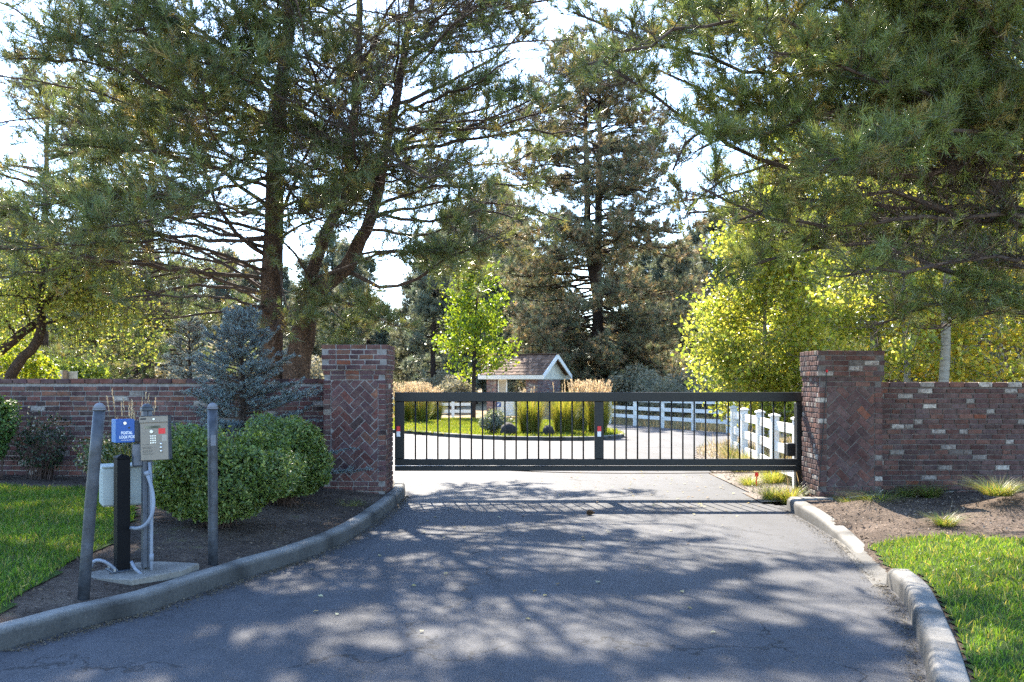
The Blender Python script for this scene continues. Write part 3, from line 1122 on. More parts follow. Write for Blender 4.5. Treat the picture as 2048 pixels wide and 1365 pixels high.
# ------------------------------------------------------------------ intercom
ix, iy, iz = -2.95, 7.27, .179
ic = thing('intercom_pedestal', 'steel pedestal with a tan keypad intercom panel and a blue postal lock box', 'intercom', (ix, iy, iz))
IT = TR((ix, iy, iz), R(35))
stx = MB()
stx.box((-.036, -.036, .01), (-.002, .036, 1.27), M=IT, bev=.003)
stx.box((.002, -.036, .01), (.036, .036, 1.27), M=IT, bev=.003)
stx.box((-.03, -.028, .02), (.03, .028, 1.26), M=IT)
stx.build('post', M['strut'], ic)
a = np.linspace(0, math.pi / 2, 6)
dm = MB()
dm.box((-.045, -.045, 1.2702), (.045, .045, 1.295), M=IT, bev=.004)
dm.tube(xf([(0, 0, 1.2952 + .035 * math.sin(q)) for q in a], IT), [max(.04 * math.cos(q), .002) for q in a], 16)
dm.build('post_cap', M['bollard'], ic)
# panel frame : local x across, -y outward, z up
PT = TR((ix + .085, iy - .02, 1.055), R(6), R(-3), R(-2.2))
hs = MB()
hs.box((-.112, -.04, -.002), (.112, .05, .352), M=PT, bev=.004)
hs.build('housing', M['darkbox'], ic)
pn = MB().box((-.107, -.0465, .0), (.107, -.0405, .345), M=PT, bev=.002).build('keypad_panel', M['panelmetal'], ic)
hd = MB().box((-.11, -.058, .3), (.112, -.0468, .352), M=PT, bev=.003).build('hood', M['panelmetal'], ic)
MB().box((-.113, -.062, .3522), (.115, .052, .357), M=PT).build('hood_top', M['darkbox'], ic)
MB().box((-.1, -.0592, .325), (-.055, -.0582, .338), M=PT).build('nameplate', M['ink'], hd)
MB().tube(xf([(.005, -.0582, .327), (.005, -.066, .327)], PT), .009, 12).build('hood_lock', M['steel'], hd)
MB().box((-.072, -.0478, .253), (.052, -.0467, .274), M=PT, bev=.0004).build('display', M['lcd'], pn)
MB().tube(xf([(-.018, -.0468, .228), (-.018, -.056, .228)], PT), [.017, .013], 14).build('key_lock', M['steel'], pn)
MB().box((.035, -.0478, .208), (.088, -.0467, .252), M=PT).build('red_sticker', M['red'], pn)
for r_ in range(4):
    for c_ in range(3):
        x, z_ = -.032 + c_ * .0165, .2 - r_ * .0185
        MB().box((x, -.051, z_ - .013), (x + .0125, -.0467, z_), M=PT, bev=.002).build('key', M['steel'], pn)
for z_ in (.128, .1, .07):
    MB().tube(xf([(.052, -.0468, z_), (.052, -.053, z_), (.052, -.057, z_)], PT), [.0115, .0105, .004], 14).build('push_button', M['steel'], pn)
MB().box((.06, -.0475, .15), (.098, -.0467, .2), M=PT).build('speaker_grille', plain('grille_tan', (.3, .27, .22), .5, .5, .2, .3, 200, 0), pn)
tx = MB()
rr = np.random.default_rng(4)
for k, z_ in enumerate((.124, .105, .098, .091, .078, .071, .064, .051, .044)):
    x = -.09
    while x < (-.02 if k else -.055):
        l = rr.uniform(.006, .016)
        tx.box((x, -.0471, z_), (x + l, -.0467, z_ + .0028), M=PT)
        x += l + .004
tx.build('instruction_text', M['ink'], pn)
# lock box
BT = TR((ix - .165, iy - .06, 1.2), R(38))
lb = MB().box((-.07, -.065, 0), (.07, .065, .185), M=BT, bev=.003).build('lock_box', M['blue'], ic)
MB().box((-.0725, -.06, .003), (-.0702, .06, .182), M=BT).build('side_panel', M['bluel'], lb)
MB().tube(xf([(-.005, -.0652, .155), (-.005, -.072, .155)], BT), .0125, 14).build('lock', M['steel'], lb)
MB().tube(xf([(.028, -.0652, .118), (.028, -.068, .118)], BT), .008, 12).build('keyhole', M['ink'], lb)


def lettering(txt, size, T, m, name, parent, squash=.8):
    cu = bpy.data.curves.new('t', 'FONT')
    cu.body = txt
    cu.size = size
    cu.align_x = 'CENTER'
    cu.extrude = .0006
    cu.offset = .0011 if size > .02 else 0
    o = bpy.data.objects.new('t', cu)
    C.objects.link(o)
    bpy.context.view_layer.update()
    me = bpy.data.meshes.new_from_object(o.evaluated_get(bpy.context.evaluated_depsgraph_get()))
    bpy.data.objects.remove(o)
    org = ORG[parent.name]
    n = len(me.vertices)
    a = np.zeros(n * 3)
    me.vertices.foreach_get('co', a)
    a = a.reshape(-1, 3)
    loc = np.column_stack([a[:, 0] * squash, -a[:, 2], a[:, 1]])
    me.vertices.foreach_set('co', (xf(loc, T) - org).astype(np.float32).ravel())
    me.materials.clear()
    me.materials.append(m)
    me.update()
    q = bpy.data.objects.new(name, me)
    C.objects.link(q)
    q.parent = parent
    ORG[q.name] = org
    return q


lettering('POSTAL', .031, BT @ Matrix.Translation((.01, -.0662, .067)), M['white'], 'lettering', lb, .78)
lettering('LOCK BOX', .031, BT @ Matrix.Translation((.012, -.0662, .034)), M['white'], 'lettering', lb, .74)
u_ = MB()
x = -.03
while x < .05:
    l = rr.uniform(.003, .006)
    u_.box((x, -.0664, .018), (x + l, -.0652, .0215), M=BT)
    x += l + .0016
u_.build('fine_print', M['white'], lb)
MB().box((-.055, -.03, .0), (.03, .05, .17), M=TR((ix - .055, iy + .01, 1.2), R(30)), bev=.004).build('mounting_box', M['darkbox'], ic)
MB().box((-.05, -.035, .0), (.035, .03, .185), M=TR((ix - .065, iy - .0, 1.0), R(24)), bev=.012).build('junction_box', M['strut'], ic)
MB().box((-.045, -.0362, .09), (.033, -.0352, .18), M=TR((ix - .065, iy - .0, 1.0), R(24))).build('junction_label', M['dome'], ic)
# conduits
cd = MB()
cd.tube(resample([U(299, 925, 7.22), U(303, 1000, 7.2), U(303, 1080, 7.2), U(303, 1150, 7.2)], .1), .013, 10)
cd.tube([U(303, 1108, 7.2), U(303, 1122, 7.2)], .017, 10)
cd.build('riser_conduit', M['conduit'], ic)
cd = MB()
pts = resample([U(294, 948, 7.17), U(303, 975, 7.14), U(307, 1005, 7.12), U(303, 1032, 7.1), U(291, 1050, 7.1), U(276, 1057, 7.12), U(262, 1056, 7.17)], .03)
cd.tube(pts, .0145, 12)
cd.tube([pts[0] - [.008, 0, -.02], pts[0] + [.004, 0, -.012]], .021, 12)
cd.build('flexible_conduit', M['conduit'], ic)
cd = MB()
cd.tube(resample([U(263, 1124, 7.12), U(270, 1138, 7.08), U(279, 1146, 7.08), U(281, 1153, 7.1)], .03), .013, 10)
cd.tube(resample([U(281, 1146, 7.08), U(279, 1155, 7.06), U(268, 1158, 7.06), U(258, 1157, 7.1)], .03), .013, 10)
cd.build('lower_conduit', M['conduit'], ic)
cd = MB()
cd.tube(resample([U(182, 1128, 7.05), U(193, 1121, 7.04), U(208, 1123, 7.05), U(222, 1132, 7.08), U(233, 1142, 7.12)], .03), .013, 10)
cd.tube([U(181, 1134, 7.05), U(183, 1121, 7.05)], .02, 10)
cd.build('ground_conduit', M['conduit'], bp)
pv = [(-3.38, 7.12), (-3.22, 6.93), (-2.9, 6.86), (-2.64, 7.2), (-2.6, 7.48), (-2.95, 7.55), (-3.28, 7.48)]
pz = .178
v = [(x, y, pz - .12) for x, y in pv] + [(x, y, pz - .008) for x, y in pv] + [(x + (-3.1 - x) * .03, y + (7.2 - y) * .03, pz) for x, y in pv]
k = len(pv)
mb = MB().add(v, [[i, (i + 1) % k, k + (i + 1) % k, k + i] for i in range(k)] + [[k + i, k + (i + 1) % k, 2 * k + (i + 1) % k, 2 * k + i] for i in range(k)])
mb.f.append((np.array([list(range(2 * k, 3 * k))]), 0, False))
tag(mb.build('concrete_pad', M['pad'], origin=(-3.1, 7.2, 0)), 'worn concrete pad under the intercom pedestal and black post', 'concrete pad')

# ------------------------------------------------------------------ white fences
def fence(name, label, line, h, rails, pw=.13, rh=.14, extra=None):
    line = [np.array(p, float) for p in line]
    root = thing(name, label, 'fence', (*line[0], float(zr(line[0][1]))))
    for p in line:
        z = float(zr(p[1]))
        pb = MB().box((p[0] - pw / 2, p[1] - pw / 2, z - .1), (p[0] + pw / 2, p[1] + pw / 2, z + h), bev=.008)
        c = [(p[0] + sx * (pw / 2 + .018), p[1] + sy * (pw / 2 + .018), z + h) for sx, sy in ((-1, -1), (1, -1), (1, 1), (-1, 1))]
        c += [(a_[0], a_[1], z + h + .025) for a_ in c] + [(p[0], p[1], z + h + .06)]
        pb.add(c, [[0, 1, 5, 4], [1, 2, 6, 5], [2, 3, 7, 6], [3, 0, 4, 7]])
        pb.f.append((np.array([[4, 5, 8], [5, 6, 8], [6, 7, 8], [7, 4, 8]]) + pb.n - 9, 0, False))
        pb.build('post', M['vinyl'], root)
    for a_, b_ in zip(line[:-1], line[1:]):
        za, zb = float(zr(a_[1])), float(zr(b_[1]))
        d = nrm(b_ - a_)
        s_ = np.array([-d[1], d[0]]) * .022
        A, B = a_ + d * (pw / 2 - .01), b_ - d * (pw / 2 - .01)
        for rz in rails:
            v = []
            for (p, z) in ((A, za), (B, zb)):
                for (sg, hh) in ((-1, 0), (1, 0), (1, rh), (-1, rh)):
                    v.append((p[0] + s_[0] * sg, p[1] + s_[1] * sg, z + rz + hh - rh / 2))
            MB().add(v, [[0, 1, 5, 4], [1, 2, 6, 5], [2, 3, 7, 6], [3, 0, 4, 7]]).build('rail', M['vinyl'], root)
    return root


fence('rail_fence', 'near white three rail fence running back from the right brick pillar', [(4.36, 13.75), (4.36, 14.95), (4.6, 16.7), (4.72, 18.3), (5.0, 20.3)], 1.09, (.27, .6, .94), .125, .15)
dv = np.array([-2.4, 6.0]) / 3
p0 = np.array([7.45, 31.0])
fence('rail_fence', 'white three rail fence far across the drive, right of the tall ornamental grasses', [p0 - dv * 1.0] + [p0 + dv * k for k in range(0, 6)], 1.2, (.38, .72, 1.06))
fence('rail_fence', 'white three rail fence behind the island lawn, left of the mail kiosk', [(-9.5, 43.6), (-7.3, 43.8), (-5.1, 44.0), (-2.9, 44.2), (-1.9, 44.3)], 1.15, (.35, .69, 1.03))

# ------------------------------------------------------------------ mail kiosk
kz = -.2
kd = 45.5
kx = lambda px: (px - 1024) / F * kd
kx0, kx1 = kx(935), kx(1098)
kc = thing('mail_kiosk', 'small open mail kiosk with brown shake roof, white fascia and brick piers', 'kiosk', ((kx0 + kx1) / 2, kd + 1, kz))
rk = np.random.default_rng(31)
zE, zP = 1.93, 3.02           # eave and ridge heights
yF, yR, yB = kd - .1, kd + 1.35, kd + 2.8
xr1, xl0 = kx(1086), kx(945)
# gable twist: the kiosk is turned so its right gable end shows
KT = Matrix.Translation((xr1, yF, 0)) @ Matrix.Rotation(R(-32), 4, 'Z') @ Matrix.Translation((-xr1, -yF, 0))
KLEN = (xr1 - xl0) * 1.08
xl0 = xr1 - KLEN
half = (yB - yF) / 2
rf = MB()
nrow, L = 7, math.hypot(half, zP - zE)
for sgn in (1, -1):
    for r_ in range(nrow):
        x = xl0 - .05
        while x < xr1 + .02:
            w_ = rk.uniform(.1, .24)
            x2 = min(x + w_, xr1 + .05)
            t0, t1 = r_ / nrow, min((r_ + 1.25) / nrow, 1.0)
            yy = lambda t: (yF + half * t) if sgn > 0 else (yB - half * t)
            zz = lambda t: zE + (zP - zE) * t
            j = rk.uniform(-.015, .015)
            th = .03 + rk.uniform(0, .012)
            v = [(x + .004, yy(t0) - j, zz(t0) + th * .2), (x2 - .004, yy(t0) - j, zz(t0) + th * .2), (x2 - .004, yy(t1), zz(t1) + .006), (x + .004, yy(t1), zz(t1) + .006)]
            v += [(p[0], p[1], p[2] + (th if i < 2 else .012)) for i, p in enumerate(v)]
            c = np.array([(.16, .09, .055), (.19, .11, .07), (.12, .07, .045), (.2, .125, .085)][rk.integers(0, 4)]) * rk.uniform(.7, 1.25)
            rf.add(xf(v, KT), [[0, 1, 5, 4], [4, 5, 6, 7], [1, 2, 6, 5], [3, 0, 4, 7], [2, 3, 7, 6]], 0, c)
            x = x2
x = xl0 - .06
while x < xr1:
    rf.box((x, yR - .12, zP + .012), (x + .3, yR + .12, zP + .05), 0, np.array((.12, .075, .055)) * rk.uniform(.7, 1.2), M=KT)
    x += .29
rf.build('shake_roof', M['shake'], kc)
fa = MB()
fa.box((xl0 - .02, yF - .07, zE - .2), (xr1 + .02, yF - .02, zE + .005), M=KT)
fa.box((xl0 - .02, yB + .02, zE - .2), (xr1 + .02, yB + .07, zE + .005), M=KT)
for sgn in (1, -1):
    for xx in (xr1 + .02, xl0 - .07):
        ye = yF - .07 if sgn > 0 else yB + .07
        v = []
        for dx in (0, .05):
            v += [(xx + dx, ye, zE - .2), (xx + dx, ye, zE + .02), (xx + dx, yR, zP + .03), (xx + dx, yR, zP - .22)]
        fa.add(xf(v, KT), [[0, 1, 2, 3], [4, 7, 6, 5], [0, 4, 5, 1], [1, 5, 6, 2], [2, 6, 7, 3], [3, 7, 4, 0]])
fa.build('fascia', M['vinyl'], kc)
for xx in (xr1 - .32, xl0 + .3):
    gb = MB()
    n = 22
    for k in range(n):
        y0 = yF + (yB - yF) * k / n
        y1 = yF + (yB - yF) * (k + 1) / n - .012
        zt = [zE + (zP - zE) * (1 - abs((y - yR) / half)) - .03 for y in (y0, y1)]
        gb.add(xf([(xx, y0, zE - .18), (xx, y1, zE - .18), (xx, y1, zt[1]), (xx, y0, zt[0])], KT), [[0, 1, 2, 3]])
    gb.build('gable_siding', M['cream'], kc)
MB().box((xl0 + .3, yF + .02, zE - .21), (xr1 - .33, yB - .02, zE - .17), M=KT).build('ceiling', M['cream'], kc)


def pier(x0, x1, y0, y1, z1):
    pb = MB().box((x0 + .008, y0 + .008, kz - .1), (x1 - .008, y1 - .008, z1), M=KT)
    rot = np.array(KT)[:3, :3]
    for (o, u, n, W) in (((x0, y0, 0), (1, 0, 0), (0, -1, 0), x1 - x0), ((x1, y0, 0), (0, 1, 0), (1, 0, 0), y1 - y0)):
        courses(pb, xf([o], KT)[0], rot @ np.array(u, float), rot @ np.array(n, float), W, kz, z1, rk, BP * 1.7 + .06, .2, dep=.04)
    pb.build('brick_pier', [M['mortar'], M['brick']], kc)


pier(xr1 - 1.1, xr1 - .38, yF + .12, yF + 2.5, zE - .2)
pier(xl0 + .35, xl0 + .95, yF + .12, yF + .75, zE - .2)
nb = MB()
nx0 = xl0 + 1.0
for (a, b, c, d) in ((0, .06, .8, 1.73), (.5, .56, .8, 1.73), (0, .56, .8, .86), (0, .56, 1.67, 1.73)):
    nb.box((nx0 + a, yF + .2, c), (nx0 + b, yF + .26, d), M=KT)
nb.build('notice_frame', M['vinyl'], kc)
MB().box((nx0 + .06, yF + .23, .86), (nx0 + .5, yF + .25, 1.67), M=KT).build('notice_board', M['board'], kc)
cl = MB().box((nx0 + .42, yF + .2, kz), (nx0 + 1.02, yF + .7, .62), M=KT, bev=.02).build('cluster_mailbox', M['cream'], kc)
for r_ in range(6):
    for c_ in range(2):
        MB().box((nx0 + .45 + c_ * .28, yF + .188, kz + .08 + r_ * .12), (nx0 + .7 + c_ * .28, yF + .2, kz + .18 + r_ * .12), M=KT, bev=.004).build('letter_door', M['vinyl'], cl)
pc = MB().box((nx0 - .2, yF + .2, kz), (nx0 + .38, yF + .6, .66), M=KT, bev=.02).build('parcel_locker', M['cream'], kc)
em = MB().box((nx0 - .08, yF + .18, .28), (nx0 + .2, yF + .198, .52), M=KT).build('emblem', M['blue'], pc)
v = [(nx0 - .04, yF + .176, .32), (nx0 + .02, yF + .176, .32), (nx0 + .16, yF + .176, .47), (nx0 + .02, yF + .176, .45)]
v += [(p[0], p[1] + .003, p[2]) for p in v]
MB().add(xf(v, KT), [[0, 1, 2, 3], [0, 4, 5, 1], [1, 5, 6, 2], [2, 6, 7, 3], [3, 7, 4, 0]]).build('emblem_wing', M['white'], em)

# dark house far behind
hd_ = 112.
hx = lambda px: (px - 1024) / F * hd_
hzf = lambda py: CAMZ + (760 - py) / F * hd_
hs = thing('house', 'dark steep roofed house far behind the left brick pillar, half hidden by pines', 'house', (hx(860), hd_ + 4, 0))
MB().box((hx(806), hd_, -.5), (hx(905), hd_ + 7, hzf(752))).build('wall', M['darkwall'], hs)
v = [(hx(798), hd_ - .6, hzf(754)), (hx(846), hd_ - .6, hzf(717)), (hx(898), hd_ - .6, hzf(754)), (hx(798), hd_ + 8, hzf(754)), (hx(846), hd_ + 8, hzf(717)), (hx(898), hd_ + 8, hzf(754))]
v += [(p[0], p[1], p[2] + .35) for p in v]
MB().add(v, [[6, 7, 10, 9], [7, 8, 11, 10], [0, 3, 4, 1], [1, 4, 5, 2], [0, 1, 7, 6], [1, 2, 8, 7], [0, 6, 9, 3], [2, 5, 11, 8]]).build('roof', M['darkroof'], hs)
MB().add([(hx(806), hd_ - .05, hzf(752)), (hx(890), hd_ - .05, hzf(752)), (hx(846), hd_ - .05, hzf(721))], [[0, 1, 2]]).build('gable', M['darkwall'], hs)
pr = MB()
px_ = [(803, 756), (825, 736), (843, 753)]
A = [(hx(a_), hd_ - 2.6, hzf(b_)) for a_, b_ in px_]
B = [(p[0], hd_ + .5, p[2]) for p in A]
v = A + B + [(p[0], p[1], p[2] + .28) for p in A + B]
pr.add(v, [[6, 7, 10, 9], [7, 8, 11, 10], [0, 3, 4, 1], [1, 4, 5, 2], [0, 1, 7, 6], [1, 2, 8, 7], [0, 6, 9, 3], [2, 5, 11, 8]])
pr.build('porch_roof', plain('porch_roof_grey', (.16, .15, .17), .6, .4, 0, .2, 4, 0), hs)
MB().box((hx(807), hd_ - 2.2, -.5), (hx(839), hd_ - .1, hzf(757))).build('porch', M['darkwall'], hs)

sg = thing('sign_board', 'back of a small beige board sign on a brown post beyond the left brick wall', 'sign', (U(137, 760, 25)[0], 25, 0))
MB().box((-12.62, 24.97, 1.35), (-12.07, 25.02, 1.93), bev=.006).build('panel', M['board'], sg)
MB().box((-12.42, 24.86, -.2), (-12.3, 24.965, 1.96), bev=.006).build('post', plain('brown_post', (.2, .13, .07), .8, .3), sg)

# ------------------------------------------------------------------ trees
def sungap(P, rng):
    """tufts culled to let sun patches reach the ground: the boughs are clumped, with bare openings that run along the sun's direction"""
    c = math.cos(EL) / math.sin(EL)
    gx = P[:, 0] - math.sin(AZ) * c * P[:, 2]
    gy = P[:, 1] - math.cos(AZ) * c * P[:, 2]
    pat = fbm(gx * 1.3, gy * 1.7, 17, 1.0)
    pat = pat / .62
    lit = np.full(len(P), -1.6)                                   # openness wanted (about one sigma per unit)
    lit = np.where((gy > 8) & (gy < 13.5), .02 + np.clip(gx + .4, -1.6, 3) * .46, lit)
    lit = np.where((gy <= 8) & (gx > -3), .22 + .28 * np.clip(gx, -2, 3) + .25 * (gy - 8), lit)
    lit = np.where((gx > 2.2 + .25 * (gy - 5).clip(0, 5) * .6) & (gy < 13), np.clip(1.1 - (6.2 - gy).clip(0, 9) * .7, -1.6, 1), lit)
    lit = np.where((gx < -3.2) & (gy > 5.5), .8 + .5 * (gy > 10.2), lit)
    p = np.clip((pat - lit) / .2 + .5, .03, 1)
    return rng.random(len(P)) < p


def limb_parts(root, crown_name, limbs, rng, barkm, tuft, **kw):
    """each limb is a wood mesh of its own; every tuft of the tree goes to one crown mesh"""
    PP, DD = [], []
    for (pts, r0, r1, opt) in limbs:
        wb = MB()
        o = dict(kw)
        o.update(opt)
        nm = o.pop('part', 'limb')
        p, d = grow(pts, wb, rng, r0, r1, **o)
        wb.build(nm, barkm, root)
        PP.append(p)
        DD.append(d)
    P, D = np.concatenate(PP), np.concatenate(DD)
    k = sungap(P, rng)  # crown shaped for the light: tufts shading wanted sun patches are dropped
    P, D = P[k], D[k]
    cb = MB()
    tuft(cb, P, D)
    cb.build(crown_name, tuft.mat, root)
    return len(P)


def rand_limbs(rng, trunk, n, zr_, lens, bias=None, el=(-.05, .35), r=(.02, .055), up=.12):
    """random whorled limbs on a trunk polyline"""
    out = []
    tz = trunk[:, 2]
    order = np.argsort(tz)
    for k in range(n):
        z = rng.uniform(*zr_)
        b = np.array([np.interp(z, tz[order], trunk[order, a_]) for a_ in range(3)])
        if bias is not None and rng.random() < bias[2]:
            az = rng.normal(bias[0], bias[1])
        else:
            az = rng.uniform(0, 2 * math.pi)
        f = (z - zr_[0]) / (zr_[1] - zr_[0])
        L = np.interp(f, lens[0], lens[1]) * rng.uniform(.7, 1.15)
        e = rng.uniform(*el) + .25 * f
        d = np.array([math.cos(az) * math.cos(e), math.sin(az) * math.cos(e), math.sin(e)])
        p = [b + d * L * t + UP * (up * L * (t * t - t) * 1.6) + rng.normal(size=3) * .06 * L * t * np.array([1, 1, .5]) for t in (0, .3, .65, 1.)]
        out.append((np.array(p), rng.uniform(*r) * (.6 + .12 * L), .012, {}))
    return out


def needles(n, ln, wd, rng, pal, m, back=.12, spread=(.25, 1.15)):
    def f(mb, P, D):
        tufts(mb, P, D, n, ln, wd, rng, pal, back, spread)
    f.mat = m
    return f


rt = np.random.default_rng(77)
# --- left pine, straight trunk
TD = 16.6
t1 = thing('pine_tree', 'big pine with a straight grey trunk behind the left wall, beside the forked pine', 'pine tree', (U(545, 900, TD)[0], TD, 0))
tr1 = resample([np.array([U(543, 0, TD)[0], TD, -.1]), U(543, 750, TD), U(545, 560, TD), U(548, 400, TD), U(560, 200, TD), U(585, -30, TD), U(600, -300, TD), U(604, -620, TD)], .4, rt, .012)
r_ = np.interp(np.linspace(0, 1, len(tr1)), [0, .1, .29, .43, .7, 1], [.3, .225, .175, .13, .075, .02])
MB().tube(tr1, r_, 18, rough=.035, rng=rt).build('trunk', M['pinebark'], t1)
LB = []


def PL(spec, r0=.06, r1=.012, **opt):
    """a limb given by photo points, each with its own depth"""
    return (np.array([U(*s) for s in spec]), r0, r1, opt)


D_ = TD
LB += [PL([(545, 235, D_), (430, 170, D_ - .6), (330, 100, D_ - 1.1), (215, 5, D_ - 1.5), (100, -80, D_ - 1.8)], .075),
       PL([(545, 232, D_), (384, 240, D_ + .7), (223, 206, D_ + 1.2), (60, 190, D_ + 1.6)], .06),
       PL([(540, 515, D_), (470, 465, D_ - .5), (430, 400, D_ - .8), (412, 350, D_ - 1.0), (380, 280, D_ - 1.2)], .065, start=.45),
       PL([(540, 478, D_), (390, 480, D_ + .5), (250, 445, D_ + .9), (130, 365, D_ + 1.1), (20, 330, D_ + 1.2)], .06),
       PL([(540, 560, D_), (300, 530, D_ - .9), (150, 510, D_ - 1.5), (0, 470, D_ - 2), (-130, 440, D_ - 2.4)], .06, start=.35),
       PL([(540, 592, D_), (400, 570, D_ + .9), (260, 585, D_ + 1.4), (120, 565, D_ + 1.8), (40, 545, D_ + 2.)], .05, start=.4),
       PL([(545, 610, D_), (440, 625, D_ - .9), (390, 632, D_ - 1.3), (310, 640, D_ - 1.8)], .045, start=.5),
       PL([(548, 420, D_), (420, 330, D_ - 1.5), (260, 300, D_ - 2.6), (120, 290, D_ - 3.4)], .06),
       PL([(548, 350, D_), (380, 390, D_ - 1.2), (180, 400, D_ - 2), (30, 420, D_ - 2.6)], .055),
       PL([(550, 300, D_), (470, 330, D_ - 2), (420, 380, D_ - 3.2), (390, 400, D_ - 4)], .05),
       PL([(555, 180, D_), (430, 80, D_ - 1.8), (260, 60, D_ - 3), (90, 90, D_ - 3.8)], .06),
       PL([(565, 120, D_), (470, 20, D_ + .5), (360, -60, D_ + .8), (240, -120, D_ + 1)], .06),
       PL([(545, 500, D_), (360, 420, D_ + 2), (160, 250, D_ + 3), (0, 180, D_ + 3.6)], .05),
       PL([(560, 480, D_), (610, 450, D_ - .8), (690, 430, D_ - 1.3), (760, 430, D_ - 1.7)], .04),
       PL([(552, 440, D_), (620, 300, D_ - 1.2), (680, 210, D_ - 2), (740, 140, D_ - 2.6)], .05),
       PL([(550, 520, D_), (580, 640, D_ - 1.), (560, 655, D_ - 1.5), (540, 660, D_ - 2)], .03, sub=.7),
       PL([(552, 330, D_), (600, 410, D_ - 1.4), (640, 440, D_ - 2.), (700, 450, D_ - 2.6)], .04)]
LB += [PL([(545, 545, D_), (420, 500, D_ - 1.2), (280, 480, D_ - 2.2), (120, 490, D_ - 3), (-60, 500, D_ - 3.6)], .05, start=.35),
       PL([(545, 600, D_), (400, 545, D_ - .3), (250, 520, D_ - .6), (90, 540, D_ - .8), (-60, 560, D_ - 1)], .05, start=.4),
       PL([(545, 575, D_), (420, 540, D_ + 1.6), (280, 560, D_ + 2.4), (150, 590, D_ + 3)], .045, start=.35),
       PL([(545, 470, D_), (430, 440, D_ - 2), (300, 440, D_ - 3.2), (180, 460, D_ - 4)], .05, start=.35),
       PL([(545, 440, D_), (400, 400, D_ + 1.6), (240, 380, D_ + 2.6), (60, 400, D_ + 3.4)], .05, start=.35),
       PL([(545, 630, D_), (470, 600, D_ - 1.4), (360, 590, D_ - 2.2), (220, 600, D_ - 2.8)], .04, start=.4),
       PL([(545, 590, D_), (350, 480, D_ + .6), (200, 470, D_ + 1), (40, 460, D_ + 1.3), (-100, 440, D_ + 1.5)], .05, start=.35)]
LB += [PL([(560, 210, D_), (400, 60, D_ - .8), (250, 10, D_ - 1.4), (60, -20, D_ - 2), (-90, -30, D_ - 2.4)], .06),
       PL([(552, 330, D_), (380, 200, D_ - 2.2), (200, 130, D_ - 3.4), (20, 120, D_ - 4.2)], .055),
       PL([(552, 300, D_), (380, 260, D_ + 1.8), (200, 160, D_ + 3), (40, 60, D_ + 3.6)], .055),
       PL([(548, 380, D_), (350, 310, D_ + .4), (150, 240, D_ + .7), (-40, 250, D_ + 1)], .055),
       PL([(548, 500, D_), (400, 450, D_ - .8), (250, 420, D_ - 1.2), (100, 440, D_ - 1.6), (-40, 420, D_ - 2)], .05, start=.3),
       PL([(548, 560, D_), (400, 500, D_ + 2.6), (260, 500, D_ + 3.8), (120, 480, D_ + 4.6)], .05, start=.3),
       PL([(548, 520, D_), (420, 520, D_ + .8), (300, 500, D_ + 1.2), (200, 540, D_ + 1.5), (80, 560, D_ + 1.8)], .05, start=.3),
       PL([(548, 620, D_), (440, 560, D_ + 1.2), (330, 540, D_ + 1.8), (230, 560, D_ + 2.3)], .04, start=.3)]
LB += rand_limbs(rt, tr1, 34, (4.4, 9.6), ([0, .5, 1], [4.4, 4.6, 3.8]), (math.pi, 1.0, .45))
LB += rand_limbs(rt, tr1, 12, (9.6, 14.2), ([0, .5, 1], [3.2, 2.2, .7]), (math.pi, 1.0, .45))
kw = dict(sub=1.3, step=.175, start=.25, k=7, tw=.32, curv=.2)
LB += rand_limbs(rt, tr1, 12, (4.4, 9), ([0, 1], [2.4, 2.6]), (-1.7, .8, 1.0))
nl = limb_parts(t1, 'crown', LB, rt, M['wood'], needles(32, .175, .0118, rt, PINE, M['needle'], .24), **kw)
# --- left pine, forked
t2 = thing('pine_tree', 'forked pine with a reddish trunk splitting low, just behind the left gate pillar', 'pine tree', (U(592, 900, TD)[0], TD - .1, 0))
d2 = TD - .1
tb = resample([np.array([U(585, 0, d2)[0], d2, -.1]), U(592, 752, d2), U(604, 680, d2), U(618, 600, d2), U(626, 575, d2)], .35, rt, .01)
MB().tube(tb, np.interp(np.linspace(0, 1, len(tb)), [0, .4, .8, 1], [.32, .25, .2, .2]), 18, rough=.035, rng=rt).build('trunk', M['pinebark'], t2)
fa_ = resample([U(613, 612, d2), U(621, 570, d2), U(633, 520, d2 + .1), U(655, 455, d2 + .2), U(688, 380, d2 + .3), U(705, 250, d2 + .4), U(716, 100, d2 + .5), U(722, -150, d2 + .5), U(728, -420, d2 + .5)], .35, rt, .012)
MB().tube(fa_, np.interp(np.linspace(0, 1, len(fa_)), [0, .3, .6, 1], [.125, .09, .06, .02]), 14, rough=.035, rng=rt).build('fork', M['pinebark'], t2)
fb = resample([U(610, 600, d2), U(640, 578, d2 - .05), U(690, 540, d2 - .1), U(722, 480, d2 - .2), U(745, 430, d2 - .3), U(770, 300, d2 - .4), U(800, 150, d2 - .4), U(835, -100, d2 - .4), U(850, -420, d2 - .4)], .35, rt, .012)
MB().tube(fb, np.interp(np.linspace(0, 1, len(fb)), [0, .12, .25, .4, .6, 1], [.16, .14, .115, .085, .055, .02]), 14, rough=.035, rng=rt).build('fork', M['pinebark'], t2)
